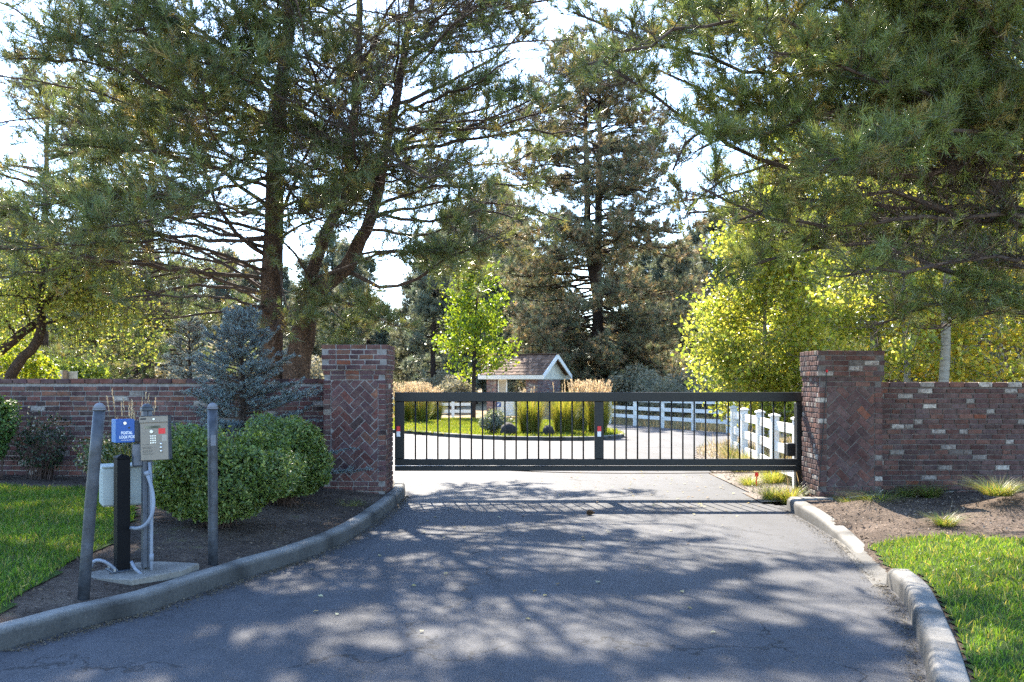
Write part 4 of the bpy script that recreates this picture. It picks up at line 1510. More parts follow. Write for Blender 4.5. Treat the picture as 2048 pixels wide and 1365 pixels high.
LB = [PL([(690, 540, d2 - .1), (760, 572, d2 - .4), (830, 555, d2 - .8), (900, 520, d2 - 1.2), (985, 470, d2 - 1.6)], .06, start=.5),
      PL([(740, 430, d2 - .2), (860, 445, d2 - .6), (960, 425, d2 - .9), (1060, 440, d2 - 1.2)], .05, start=.4),
      PL([(745, 420, d2), (830, 385, d2 + .5), (950, 372, d2 + .8), (1075, 365, d2 + 1)], .05, start=.35),
      PL([(768, 310, d2), (880, 290, d2 - .3), (1000, 270, d2 - .6), (1140, 258, d2 - .8)], .06),
      PL([(785, 210, d2), (890, 170, d2 + .3), (1000, 105, d2 + .5), (1075, 30, d2 + .6)], .06),
      PL([(800, 130, d2), (900, 60, d2 - .6), (990, -50, d2 - 1), (1060, -140, d2 - 1.2)], .06),
      PL([(780, 240, d2), (870, 200, d2 - 1.5), (960, 160, d2 - 2.4), (1030, 110, d2 - 3)], .05),
      PL([(770, 300, d2), (800, 330, d2 - 1.6), (840, 350, d2 - 2.6), (880, 350, d2 - 3.2)], .05),
      PL([(755, 380, d2), (720, 330, d2 - 1.5), (700, 260, d2 - 2.5), (690, 200, d2 - 3)], .05),
      PL([(620, 570, d2), (720, 520, d2 - .8), (830, 500, d2 - 1.2), (930, 500, d2 - 1.6)], .045, start=.5),
      PL([(625, 560, d2), (570, 490, d2 - 1), (520, 470, d2 - 1.5), (460, 490, d2 - 2)], .035),
      PL([(650, 600, d2), (690, 640, d2 - .5), (700, 665, d2 - .8), (690, 690, d2 - 1)], .03, sub=.7),
      PL([(640, 590, d2), (700, 610, d2 - 1.), (760, 640, d2 - 1.6), (790, 650, d2 - 2)], .03, sub=.8),
      PL([(700, 260, d2), (640, 180, d2 - 1.2), (610, 90, d2 - 2), (600, 0, d2 - 2.4)], .045),
      PL([(710, 150, d2), (760, 60, d2 - 1.3), (800, -20, d2 - 2), (850, -60, d2 - 2.5)], .045)]
LB += [PL([(745, 430, d2 - .2), (850, 410, d2 + 1), (960, 400, d2 + 1.6), (1070, 420, d2 + 2), (1130, 440, d2 + 2.2)], .05, start=.3),
       PL([(760, 340, d2 - .3), (860, 320, d2 + .9), (980, 330, d2 + 1.6), (1100, 300, d2 + 2.1)], .05, start=.3),
       PL([(735, 460, d2 - .2), (830, 470, d2 + .3), (930, 455, d2 + .6), (1020, 490, d2 + .8)], .045, start=.3),
       PL([(700, 520, d2 - .1), (790, 500, d2 + 1), (880, 530, d2 + 1.7), (950, 545, d2 + 2.1)], .04, start=.3),
       PL([(790, 200, d2 - .4), (880, 230, d2 + 1), (1000, 210, d2 + 1.8), (1090, 170, d2 + 2.3)], .045, start=.3),
       PL([(770, 300, d2 - .3), (870, 250, d2 - 1), (970, 240, d2 - 1.6), (1060, 200, d2 - 2)], .045, start=.3)]
LB += rand_limbs(rt, fa_, 15, (5.6, 11.5), ([0, .5, 1], [3.0, 2.6, .8]))
LB += rand_limbs(rt, fb, 26, (5.4, 11.5), ([0, .5, 1], [3.8, 3.0, .8]), (0.1, .9, .5))
LB += rand_limbs(rt, fb, 9, (4.6, 9), ([0, 1], [2.2, 2.2]), (-1.57, .7, 1.0))
LB += rand_limbs(rt, fa_, 6, (4.6, 9), ([0, 1], [2., 2.]), (-1.57, .7, 1.0))
limb_parts(t2, 'crown', LB, rt, M['wood'], needles(32, .175, .0118, rt, PINE, M['needle'], .24), **kw)
# --- right pine, trunk outside the frame
d3 = 10.4
x3 = 6.9
t3 = thing('pine_tree', 'large green pine whose long boughs hang over the right brick pillar and wall', 'pine tree', (x3, d3, 0))
tr3 = resample([(x3, d3, -.1), (x3 - .05, d3, 3), (x3 - .1, d3 + .1, 5), (x3, d3 + .1, 7.5), (x3 + .05, d3, 10)], .4, rt, .012)
MB().tube(tr3, np.interp(np.linspace(0, 1, len(tr3)), [0, .1, .6, 1], [.34, .26, .15, .03]), 16, rough=.035, rng=rt).build('trunk', M['pinebark'], t3)
xp = 2190
LB = [PL([(xp, 540, d3), (2048, 475, d3 - 0.12), (1960, 330, d3 - 0.36), (1850, 105, d3 - 0.66), (1790, -20, d3 - 0.84), (1700, -180, d3 - 1.02)], 0.064, start=.2),
      PL([(xp, 480, d3), (2000, 445, d3 - 0.30), (1900, 422, d3 - 0.54), (1790, 388, d3 - 0.78), (1620, 410, d3 - 1.08), (1470, 440, d3 - 1.26)], 0.056),
      PL([(xp, 300, d3), (1900, 340, d3 - 0.42), (1600, 345, d3 - 0.84), (1460, 288, d3 - 1.02), (1310, 190, d3 - 1.20), (1200, 120, d3 - 1.32)], 0.056),
      PL([(xp, 130, d3), (1850, 160, d3 - 0.36), (1550, 150, d3 - 0.66), (1300, 80, d3 - 0.84), (1150, 30, d3 - 0.96)], 0.056),
      PL([(xp, 590, d3), (1950, 560, d3 - 0.42), (1750, 490, d3 - 0.78), (1560, 520, d3 - 1.08), (1440, 560, d3 - 1.32)], 0.045),
      PL([(xp, 630, d3), (1980, 600, d3 - 0.60), (1850, 620, d3 - 0.84), (1760, 650, d3 - 0.96)], 0.038, sub=.8),
      PL([(xp, 640, d3), (2020, 620, d3 - 0.36), (1920, 640, d3 - 0.54), (1850, 660, d3 - 0.66)], 0.034, sub=.7),
      PL([(xp, 380, d3), (1850, 260, d3 - 0.54), (1600, 205, d3 - 0.96), (1420, 250, d3 - 1.26), (1345, 330, d3 - 1.44)], 0.049),
      PL([(xp, 440, d3), (1750, 410, d3 - 0.12), (1550, 405, d3), (1380, 430, d3 + 0.06)], 0.049),
      PL([(xp, 20, d3), (1750, 50, d3 - 0.18), (1450, 20, d3 - 0.24), (1250, -30, d3 - 0.30)], 0.049),
      PL([(xp, 200, d3), (1800, 90, d3 + 0.30), (1500, 60, d3 + 0.54), (1220, 110, d3 + 0.72), (1130, 150, d3 + 0.78)], 0.049),
      PL([(xp, 350, d3), (1900, 210, d3 - 1.20), (1720, 150, d3 - 1.92), (1560, 100, d3 - 2.40)], 0.049),
      PL([(xp, 300, d3), (1950, 260, d3 - 1.32), (1800, 280, d3 - 2.16), (1650, 330, d3 - 2.76)], 0.045),
      PL([(xp, 500, d3), (2000, 520, d3 - 0.96), (1860, 530, d3 - 1.56), (1700, 560, d3 - 2.04)], 0.041),
      PL([(xp, 240, d3), (1750, 320, d3 + 0.60), (1500, 380, d3 + 0.90), (1360, 400, d3 + 1.08)], 0.045),
      PL([(xp, 560, d3), (1900, 480, d3 + 0.36), (1700, 470, d3 + 0.60), (1560, 480, d3 + 0.72)], 0.038),
      PL([(xp, 100, d3), (1900, 0, d3 - 0.84), (1650, -60, d3 - 1.44), (1400, -50, d3 - 1.80)], 0.045),
      PL([(xp, 330, d3), (1900, 380, d3 + 0.72), (1800, 300, d3 + 1.08), (1700, 260, d3 + 1.32)], 0.041)]
LB += [PL([(xp, 260, d3), (1850, 230, d3 + 0.24), (1600, 240, d3 + 0.36), (1420, 180, d3 + 0.36), (1320, 140, d3 + 0.36)], 0.045),
       PL([(xp, 400, d3), (1850, 340, d3 + 0.18), (1620, 310, d3 + 0.30), (1450, 360, d3 + 0.36), (1370, 420, d3 + 0.36)], 0.045),
       PL([(xp, 420, d3), (1850, 440, d3 - 0.96), (1650, 450, d3 - 1.44), (1500, 420, d3 - 1.80), (1400, 380, d3 - 2.04)], 0.045),
       PL([(xp, 180, d3), (1800, 200, d3 - 0.96), (1560, 260, d3 - 1.56), (1400, 290, d3 - 1.92)], 0.045),
       PL([(xp, 70, d3), (1800, 110, d3 - 1.20), (1560, 50, d3 - 1.80), (1360, 60, d3 - 2.16), (1250, 110, d3 - 2.40)], 0.045)]
LB += rand_limbs(rt, tr3, 32, (2.9, 6.9), ([0, .4, 1], [3.4, 4.3, 4.0]), (math.pi, .8, .75))
LB += rand_limbs(rt, tr3, 8, (6.9, 9.6), ([0, .5, 1], [3.2, 2, .8]), (math.pi, .9, .5))
limb_parts(t3, 'crown', LB, rt, M['wood'], needles(38, .125, .0064, rt, PINEB, M['needle'], .16), sub=.85, step=.13, start=.2, k=8, tw=.22, curv=.24, rtw=.003)

# --- tall twin trunk pine in the middle distance
def far_pine(root, base, H, nl_, Lb, rng, pal, m, barkm, tn, tl, tw_, twin=0, z0=.06, sub=1.1, step=.5, k=5, rb=.4, droop=-.2, shape=None, zpow=1.0):
    x, y, z = base
    tk = resample([(x, y, z - .2), (x - .08, y, z + H * .35), (x + .05, y, z + H * .7), (x, y, z + H)], 1.0, rng, .02)
    mb = MB().tube(tk, np.linspace(rb, .05, len(tk)), 10, rough=.03, rng=rng)
    mb.build('trunk', barkm, root)
    trs = [tk]
    if twin:
        tk2 = resample([(x - .1, y, z + H * .3), (x - twin * .8, y + .2, z + H * .45), (x - twin, y + .2, z + H * .7), (x - twin, y + .2, z + H * .95)], 1.0, rng, .02)
        MB().tube(tk2, np.linspace(rb * .7, .04, len(tk2)), 10, rough=.03, rng=rng).build('fork', barkm, root)
        trs.append(tk2)
    wb = MB()
    PP, DD = [], []
    shape = shape or ([0, .15, .5, .85, 1], [.75, 1, .8, .45, .1])
    for i in range(nl_):
        f = z0 + (.99 - z0) * rng.random() ** zpow
        tk = trs[i % len(trs)] if f > .5 else trs[0]
        b = np.array([np.interp(z + f * H, tk[:, 2], tk[:, a_]) for a_ in range(3)])
        az = rng.uniform(0, 6.283)
        L = Lb * np.interp(f, *shape) * rng.uniform(.7, 1.15)
        e = droop + .55 * f + rng.normal() * .1
        d = np.array([math.cos(az) * math.cos(e), math.sin(az) * math.cos(e), math.sin(e)])
        pts = [b, b + d * L * .4 + UP * rng.normal() * .04 * L, b + d * L * .75 - UP * .04 * L, b + d * L + UP * .06 * L]
        p, dd = grow(pts, wb, rng, .035 + .014 * L, .014, sub=sub, step=step, start=.25, k=k, tw=.3, curv=.2, ns=4, rtw=.009)
        PP.append(p)
        DD.append(dd)
    wb.build('limb', barkm if barkm else M['wood'], root)
    cb = MB()
    tufts(cb, np.concatenate(PP), np.concatenate(DD), tn, tl, tw_, rng, pal, .15, (.2, 1.4))
    cb.build('crown', m, root)


CP = [(.14, .165, .1), (.13, .155, .095), (.17, .18, .1), (.16, .165, .095), (.18, .185, .11), (.2, .18, .105), (.16, .16, .095), (.3, .21, .125), (.34, .24, .13), (.15, .165, .1), (.26, .19, .11)]
rp = np.random.default_rng(5)
b_ = U(1198, 760, 50)
b_ = U(1198, 760, 53.5)
cpn = thing('pine_tree', 'tall twin trunked pine with browning needles beside the mail kiosk roof', 'pine tree', (b_[0], 53.5, -.2))
far_pine(cpn, (b_[0], 53.5, -.2), 22.5, 270, 6.2, rp, CP, M['needle_far'], M['darkbark'], 20, .26, .026, twin=.75, rb=.42, step=.4, k=6, sub=1.3, zpow=1.35, z0=.09, droop=-.28, shape=([0, .2, .5, .8, 1], [.85, 1, .92, .7, .2]))

MP = [tuple(np.array(c) * 1.1) for c in PINE]
for (px, d, H, Lb, nn, lab) in ((300, 36, 14, 4.4, 70, 'green pine standing behind the birch and the big left pine'), (90, 40, 15.5, 4.8, 70, 'tall green pine at the left edge, farther back than the birch'), (1800, 38, 15, 4.6, 70, 'green pine behind the aspen trunks, right of the right brick pillar'), (2010, 36, 14, 4.4, 60, 'green pine behind the golden aspen at the right edge')):
    b_ = U(px, 760, d)
    ro = thing('pine_tree', lab, 'pine tree', (b_[0], d, -.1))
    far_pine(ro, (b_[0], d, -.1), H, nn, Lb, rp, MP, M['needle'], M['pinebark'], 18, .21, .017, rb=.26, step=.32, k=6, sub=1.15, z0=.14, droop=-.1, shape=([0, .2, .6, .85, 1], [.85, 1, .9, .55, .1]))

# distant belt of pines: four kinds, copied
FP = [(.2, .21, .14), (.12, .14, .095), (.15, .165, .11), (.14, .15, .11), (.17, .16, .11)]
FP2 = [(.17, .19, .14), (.1, .13, .1), (.13, .16, .115), (.135, .155, .12)]
kinds = []
for i in range(4):
    rr_ = np.random.default_rng(100 + i)
    root = thing('pine_tree', 'grey green pine in the distant belt', 'pine tree', (0, 0, 0), 'pines of the distant tree belt')
    far_pine(root, (0, 0, 0), 11 + i * .7, 95, 2.6, rr_, FP if i % 2 else FP2, M['needle_far'], M['darkbark'], 13, .4, .05, rb=.22, step=.5, k=4, sub=.9, z0=.08, droop=-.12, shape=([0, .15, .5, 1], [.8, 1, .7, .06]))
    kinds.append(root)
belt = []
# (px, depth, height above the eye in px)
for (px, d, top) in [(-60, 70, 430), (20, 78, 470), (95, 85, 500), (170, 75, 520), (235, 90, 540), (300, 72, 560), (352, 84, 575), (405, 70, 590), (455, 92, 560), (500, 76, 590), (560, 85, 585), (610, 72, 570), (655, 88, 520), (700, 76, 540),
                     (735, 95, 560), (822, 78, 600), (868, 66, 520), (905, 80, 470), (950, 70, 440), (995, 75, 410), (1030, 88, 470), (1075, 90, 560), (1110, 95, 540), (1280, 98, 560), (1325, 92, 560), (1360, 66, 540), (1392, 80, 500),
                     (1430, 72, 430), (1490, 90, 420), (1550, 78, 350), (1610, 85, 400), (1680, 70, 330), (1750, 80, 300), (1830, 74, 350), (1900, 84, 320), (1980, 72, 360), (2050, 80, 330), (2120, 75, 330),
                     (40, 110, 580), (140, 115, 600), (270, 120, 610), (430, 118, 630), (580, 120, 620), (680, 115, 630), (795, 125, 668), (1000, 110, 560), (1350, 108, 560), (1460, 110, 500), (-20, 95, 560), (65, 100, 590), (120, 92, 600), (200, 98, 590), (330, 100, 600), (375, 96, 615), (480, 102, 610), (530, 95, 620), (630, 98, 610), (720, 104, 640), (770, 90, 655), (845, 92, 560), (930, 95, 500), (970, 88, 480), (1050, 100, 520), (1240, 92, 520), (1300, 96, 540), (1380, 98, 550)]:
    belt.append((px, d, top))
used = [0] * 4
for i, (px, d, top) in enumerate(belt):
    top -= 50 if px < 700 else (45 if px < 1400 else 0)
    k = i % 4
    H = (760 - top) / F * d + 1.9
    s_ = H / (11 + k * .7)
    loc = (U(px, 760, d)[0], d, -.25)
    side_ = 'above the left brick wall' if px < 700 else ('between the gate pillars' if px < 1400 else 'behind the yellow aspens')
    lab = 'grey green pine in the distant belt ' + side_
    if not used[k]:
        o = kinds[k]
        o.location = loc
        o.scale = (max(s_, .75),) * 2 + (s_,)
        o['label'] = lab
        used[k] = 1
    else:
        o = copy_tree(kinds[k], loc, (i * 2.4) % 6.28, (max(s_, .75), max(s_, .75), s_), lab)
    o['group'] = 'distant pines ' + ('beyond the left wall' if px < 700 else ('beyond the gate' if px < 1400 else 'beyond the right wall'))


# --- broadleaf trees
def leafy(root, trunk, limbs, rng, barkm, n, size, pal, rad=.16, jit=.25, droop=0, r0=.08, **kw):
    """trunk (list of (polyline, r0, r1)), limbs: list of (pts, r0, r1, opt)"""
    for (p, a_, b2_) in trunk:
        q = resample(p, .35, rng, .01)
        MB().tube(q, np.linspace(a_, b2_, len(q)), 12, rough=.03, rng=rng).build('trunk', barkm, root)
    PP, DD = [], []
    wb = MB()
    for (pts, a_, b2_, opt) in limbs:
        o = dict(kw)
        o.update(opt)
        p, d = grow(pts, wb, rng, a_, b2_, **o)
        PP.append(p)
        DD.append(d)
    wb.build('branch', barkm, root)
    P, D = np.concatenate(PP), np.concatenate(DD)
    Q = np.repeat(P, n, 0) + rng.normal(size=(len(P) * n, 3)) * rad + np.repeat(D, n, 0) * rng.uniform(-.25, .15, (len(P) * n, 1))
    cb = MB()
    leaves(cb, Q, size, rng, pal, jit=jit)
    cb.build('crown', M['leaf'], root)


rl = np.random.default_rng(303)
d5 = 42.
b_ = U(947, 760, d5)
lt = thing('young_tree', 'young bright green tree with a slim trunk on the island lawn before the kiosk', 'tree', (b_[0], d5, -.05))
tk = np.array([(b_[0], d5, -.15), (b_[0] + .02, d5, 2.2), (b_[0] + .1, d5, 4.6), (b_[0] + .35, d5, 7.0)])
LB = []
for i in range(36):
    f = rl.uniform(0, 1)
    z = 1.55 + 5.2 * f
    b = np.array([b_[0] + .05 + .03 * z, d5, z])
    az = rl.uniform(0, 6.28)
    L = np.interp(f, [0, .2, .5, .8, 1], [1.4, 2.0, 1.75, 1.2, .4]) * rl.uniform(.6, 1.1)
    e = .25 + .5 * f
    d = np.array([math.cos(az) * math.cos(e), math.sin(az) * math.cos(e), math.sin(e)])
    LB.append(([b, b + d * L * .5, b + d * L], .03, .008, {}))
leafy(lt, [(tk, .11, .02)], LB, rl, M['darkbark'], 5, .16, [(.14, .2, .015), (.17, .23, .018), (.11, .17, .015), (.22, .25, .02)], .16, sub=.7, step=.3, start=.3, k=4, tw=.25, curv=.1)

ASP = [(.26, .31, .05), (.32, .34, .055), (.17, .23, .04), (.42, .39, .065), (.34, .35, .05), (.26, .3, .05), (.13, .18, .035), (.48, .45, .12)]
ASY = [(.5, .42, .05), (.44, .4, .06), (.36, .36, .05), (.5, .35, .05), (.26, .3, .04), (.2, .24, .04)]


def aspen(label, px, d, H, r, pal, rng, z0=.9, lean=0, L0=1.7, nl_=34, n=7, size=.1, two=None, bias=None):
    x = U(px, 760, d)[0]
    root = thing('aspen_tree', label, 'aspen tree', (x, d, 0), None)
    tk = np.array([(x, d, -.1), (x + lean * .3, d, H * .3), (x + lean * .7, d, H * .65), (x + lean, d, H)])
    tks = [(tk, r, .015)]
    LB = []
    for i in range(nl_):
        f = rng.uniform(0, 1) ** 1.1
        z = z0 + (H - z0) * f
        b = np.array([np.interp(z, tk[:, 2], tk[:, 0]), d, z])
        az = rng.uniform(0, 6.28) if bias is None or rng.random() > bias[1] else rng.normal(bias[0], .6)
        L = L0 * np.interp(f, [0, .3, .7, 1], [.9, 1, .8, .3]) * rng.uniform(.7, 1.15)
        e = .15 + .5 * f + rng.normal() * .1
        dd = np.array([math.cos(az) * math.cos(e), math.sin(az) * math.cos(e), math.sin(e)])
        LB.append(([b, b + dd * L * .5 - UP * .05, b + dd * L], .022, .006, {}))
    leafy(root, tks, LB, rng, M['aspenbark'], n, size, pal, .13, jit=.35, sub=.65, step=.24, start=.2, k=4, tw=.2, curv=.05, wcol=(.2, .18, .15))
    return root


aspen('bushy yellow green aspen left of the right pillar, leaves touching the gate top', 1530, 21.5, 5.6, .08, ASP, rl, z0=.75, L0=1.75, nl_=80, n=8)
aspen('slim pale trunked aspen in yellow green leaf just behind the right gate pillar', 1590, 23, 8.0, .09, ASP, rl, z0=1.4, L0=1.6, nl_=60, bias=(math.pi, .3))
aspen('leaning grey aspen trunk right of the brick pillar, under the pine boughs', 1768, 19.0, 9.0, .15, ASP, rl, z0=2.4, lean=-.6, nl_=30)
aspen('thin aspen with low green leaves, second trunk right of the pillar', 1822, 18, 6.5, .085, ASP, rl, z0=1.5, lean=-.25, nl_=22)
aspen('thick white barked aspen trunk with black marks rising above the right wall', 1884, 16.5, 9.0, .11, ASP, rl, z0=2.6, lean=.25, nl_=24, n=5)
aspen('golden aspen at the far right above the wall, leaves turned yellow', 2000, 17.5, 6.0, .09, ASY, rl, z0=1.35, L0=1.7, nl_=40, size=.1)
aspen('thin dark stemmed aspen with a few yellow leaves between the white trunks', 1848, 20, 7.5, .06, ASY, rl, z0=1.5, nl_=22, n=5)

# --- weeping birch on the left, two leaning stems
dB = 18.
wt = thing('weeping_birch', 'weeping birch with two dark leaning stems and hanging yellow green leaves behind the left wall', 'birch tree', (U(10, 760, dB)[0], dB, 0))
s1 = [np.array([U(5, 900, dB)[0], dB, -.1]), U(22, 752, dB), U(48, 715, dB), U(78, 678, dB), U(84, 635, dB), U(80, 590, dB), U(95, 520, dB), U(110, 440, dB)]
s2 = [np.array([U(-80, 900, dB)[0], dB + .3, -.1]), U(-40, 740, dB + .3), U(5, 700, dB + .3), U(48, 665, dB + .2), U(78, 640, dB + .1), U(95, 600, dB), U(130, 540, dB)]
LB = []
WB = [(.2, .25, .05), (.25, .28, .055), (.3, .3, .06), (.16, .21, .045), (.36, .33, .08), (.12, .16, .035)]
for (a_, b2_) in (((85, 620), (190, 560)), ((85, 610), (240, 590)), ((90, 600), (280, 620)), ((85, 650), (180, 655)), ((80, 600), (0, 540)), ((80, 600), (-60, 600)), ((100, 540), (200, 540)), ((60, 660), (20, 590)), ((95, 560), (40, 480)), ((100, 540), (270, 560)), ((90, 600), (150, 600)), ((88, 600), (300, 650)), ((40, 680), (-40, 640))):
    for t in range(2):
        dd = rl.uniform(-1.6, 1.6)
        mid = ((a_[0] + b2_[0]) / 2, min(a_[1], b2_[1]) - rl.uniform(5, 30))
        LB.append((np.array([U(*a_, dB), U(*mid, dB + dd * .6), U(b2_[0] + rl.uniform(-15, 15), b2_[1], dB + dd)]), .03, .008, {}))
for (p, a_, b2_) in ((s1, .14, .05), (s2, .14, .05)):
    q = resample(p, .3, rl, .012)
    MB().tube(q, np.linspace(a_, b2_, len(q)), 12, rough=.04, rng=rl).build('trunk', M['birchbark'], wt)
wb, PP = MB(), []
for (p, a_, b2_, o) in LB:
    q, dd = grow(p, wb, rl, a_, b2_, sub=.5, step=.22, start=.2, k=3, tw=.2, curv=-.2)
    PP.append(q)
P = np.concatenate(PP)
# hanging strands
keep = rl.random(len(P)) < .55
Sx = P[keep]
sl = rl.uniform(.25, 1.0, len(Sx)) * np.where(Sx[:, 0] > U(130, 0, dB)[0], 1.25, .8)
lowest = 1.95
sl = np.minimum(sl, np.maximum(Sx[:, 2] - lowest, .1))
E = Sx - UP * sl[:, None] + rl.normal(size=Sx.shape) * .05
wb.segs(Sx, E, .003, .002, 0, (.1, .07, .05))
wb.build('branch', M['birchbark'], wt)
n_ = 10
tt = rl.uniform(0, 1, (len(Sx), n_, 1))
Q = (Sx[:, None] * (1 - tt) + E[:, None] * tt).reshape(-1, 3) + rl.normal(size=(len(Sx) * n_, 3)) * .035
Q = np.concatenate([Q, np.repeat(P, 5, 0) + rl.normal(size=(len(P) * 5, 3)) * .12])
cb = MB()
leaves(cb, Q, .075, rl, WB, aspect=.65)
cb.build('crown', M['leaf'], wt)

# --- blue spruces
SPR = [(.17, .23, .23), (.2, .26, .265), (.15, .2, .2), (.24, .3, .31), (.17, .23, .235)]


def spruce(label, base, H, Rb, rng, n, scale=1.0, nd_=10, nw=.0042, nlen=.026):
    x, y, z = base
    root = thing('blue_spruce', label, 'spruce tree', base)
    MB().tube(resample([(x, y, z - .1), (x + .03, y, z + H * .5), (x, y, z + H)], .2, rng, .006), np.linspace(.055 * scale, .008, len(resample([(x, y, z - .1), (x + .03, y, z + H * .5), (x, y, z + H)], .2))), 10).build('trunk', M['darkbark'], root)
    wb = MB()
    A, B = [], []
    for i in range(n):
        f = (i + rng.uniform(0, 1)) / n
        az = i * 2.399 + rng.normal() * .3
        L = Rb * (1 - f) ** .92 * rng.uniform(.6, 1.3) * (1.12 if math.sin(f * 34) > -.2 else .62) + .07 * scale
        e = -.12 + .75 * f + rng.normal() * .09
        d = np.array([math.cos(az) * math.cos(e), math.sin(az) * math.cos(e), math.sin(e)])
        b = np.array([x, y, z + .1 * H + f * H * .9])
        pts = np.array([b, b + d * L * .5 - UP * .05 * L, b + d * L + UP * .04 * L])
        wb.segs(pts[:-1], pts[1:], .012 * scale, .005 * scale, 0, (.09, .06, .045))
        A.append(pts[1]); B.append(pts[2])
        side = nrm(np.cross(d, UP))
        m = max(4, int(L / (.045 * scale)))
        for k in range(m):
            t = rng.uniform(.22, 1)
            p = pts[0] * (1 - t) + pts[2] * t - UP * .05 * L * math.sin(math.pi * t)
            sg = 1 if k % 2 else -1
            l = rng.uniform(.09, .2) * scale * (1.35 - t * .6)
            q = p + nrm(d * .75 + side * sg * rng.uniform(.4, .9) + UP * rng.uniform(-.15, .4)) * l
            A.append(p); B.append(q)
            if l > .13 * scale:
                for j in (1, -1):
                    p2 = p * .5 + q * .5
                    A.append(p2); B.append(p2 + nrm((q - p) + side * j * l * rng.uniform(.4, .9) + UP * l * rng.uniform(-.1, .5)) * l * .6)
    A, B = np.array(A), np.array(B)
    wb.segs(A, B, .005 * scale, .004 * scale, 0, (.12, .085, .06))
    wb.build('branch', M['wood'], root)
    # needles all round every twig
    l = np.linalg.norm(B - A, axis=1)
    cnt = np.maximum(2, (l / (.013 * scale)).astype(int))
    idx = np.repeat(np.arange(len(A)), cnt)
    t = rng.uniform(0, 1.02, (len(idx), 1))
    P = A[idx] * (1 - t) + B[idx] * t
    cb = MB()
    tufts(cb, P, (B - A)[idx], nd_, nlen * scale, nw * scale, rng, SPR, .004, (.5, 1.35), jit=.3)
    cb.build('crown', M['spruce'], root)
    return root


rs_ = np.random.default_rng(9)
dS = 11.75
spruce('dense blue spruce growing in front of the left brick wall, between bollard and pillar', (U(482, 760, dS)[0], dS, .3), 2.24, 1.22, rs_, 165)
spruce('paler blue spruce standing beyond the left brick wall, left of the pine trunks', (U(378, 760, 20)[0], 20, 0), 2.95, 1.0, rs_, 80, 1.5, 8, .006, .03)

# ------------------------------------------------------------------ shrubs
def shrub(name, label, cat, c, rad, rng, n, size, pal, lumps=26, m=None, shoots=60, z0=.1):
    c, rad = np.array(c, float), np.array(rad, float)
    root = thing(name, label, cat, (c[0], c[1], z0))
    lp = nrm(rng.normal(size=(lumps, 3)))
    lp[:, 2] = np.abs(lp[:, 2])
    la = rng.uniform(.08, .34, lumps)
    d = nrm(rng.normal(size=(n, 3)))
    d[:, 2] = np.where(d[:, 2] < -.55, -d[:, 2], d[:, 2])
    k = .86 + (la * np.exp(-((1 - d @ lp.T) * 13) ** 2)).sum(1)
    k *= 1 + .05 * fbm(d[:, 0] * 4, d[:, 1] * 4 + d[:, 2] * 5, 7, 1.5)
    r = k * (1 - .32 * rng.random(n) ** 1.6)
    P = c + d * rad * r[:, None]
    P[:, :2] = c[:2] + (P[:, :2] - c[:2]) * (.72 + .28 * np.clip((P[:, 2:3] - z0) / (rad[2] * .9), 0, 1))
    nb = d + UP * .5
    # upright young shoots
    sd = nrm(rng.normal(size=(shoots, 3)))
    sd[:, 2] = np.abs(sd[:, 2]) * .9 + .1
    sb = c + nrm(sd) * rad * .97
    se = sb + nrm(nrm(sd) * .6 + UP * .6 + rng.normal(size=(shoots, 3)) * .25) * rng.uniform(.04, .17, (shoots, 1))
    ns_ = 9
    t = rng.uniform(0, 1, (shoots, ns_, 1))
    PS = (sb[:, None] * (1 - t) + se[:, None] * t).reshape(-1, 3) + rng.normal(size=(shoots * ns_, 3)) * .012
    keep = P[:, 2] > z0 + .04
    P, nb = P[keep], nb[keep]
    cb = MB()
    leaves(cb, P, size, rng, pal, nb=nb, nbw=.8, jit=.3, aspect=.6)
    leaves(cb, PS, size * .85, rng, np.array(pal) * 1.15, jit=.25, aspect=.6)
    cb.build('foliage', m or M['shrubleaf'], root)
    wb = MB()
    ns2 = 60
    a_ = nrm(rng.normal(size=(ns2, 3)))
    a_[:, 2] = np.abs(a_[:, 2]) * .6 + .25
    B = c - UP * rad[2] * .1 + nrm(a_) * rad * .85
    A = np.tile(np.array([c[0], c[1], z0]), (ns2, 1)) + rng.normal(size=(ns2, 3)) * np.array([.08, .08, .0])
    mid = (A + B) / 2 + UP * .05
    wb.segs(A, mid, .008, .006, 0, (.07, .045, .035))
    wb.segs(mid, B, .006, .003, 0, (.07, .045, .035))
    wb.segs(sb, se, .0025, .0015, 0, (.1, .08, .04))
    wb.build('stem', M['wood'], root)
    return root


rh = np.random.default_rng(42)
_k = 1.25
SH = [(.07, .11, .02), (.085, .125, .023), (.05, .085, .02), (.11, .15, .03), (.16, .185, .045), (.045, .075, .018)]
SH = [tuple(np.array(c) * _k) for c in SH]
shrub('round_shrub', 'round leafy green shrub nearest the kerb, behind the upright bollard', 'shrub', (U(437, 0, 9.25)[0], 9.2, .57), (.63, .6, .54), rh, 38000, .042, SH, shoots=260)
shrub('round_shrub', 'second round green shrub, half hidden, close to the left brick pillar', 'shrub', (U(568, 0, 10.75)[0], 10.75, .56), (.52, .48, .47), rh, 30000, .042, SH, shoots=220)
shrub('round_shrub', 'low green shrub between the two round shrubs and the blue spruce', 'shrub', (U(500, 0, 11.0)[0], 11.2, .4), (.36, .3, .38), rh, 15000, .042, SH, shoots=120)
shrub('garden_shrub', 'bright green shrub at the left edge of the photo against the brick wall', 'shrub', (U(-22, 0, 12.1)[0], 12.1, .9), (.26, .24, .6), rh, 5500, .05, [(.06, .12, .03), (.09, .15, .03), (.05, .1, .03)], shoots=120, z0=.25)
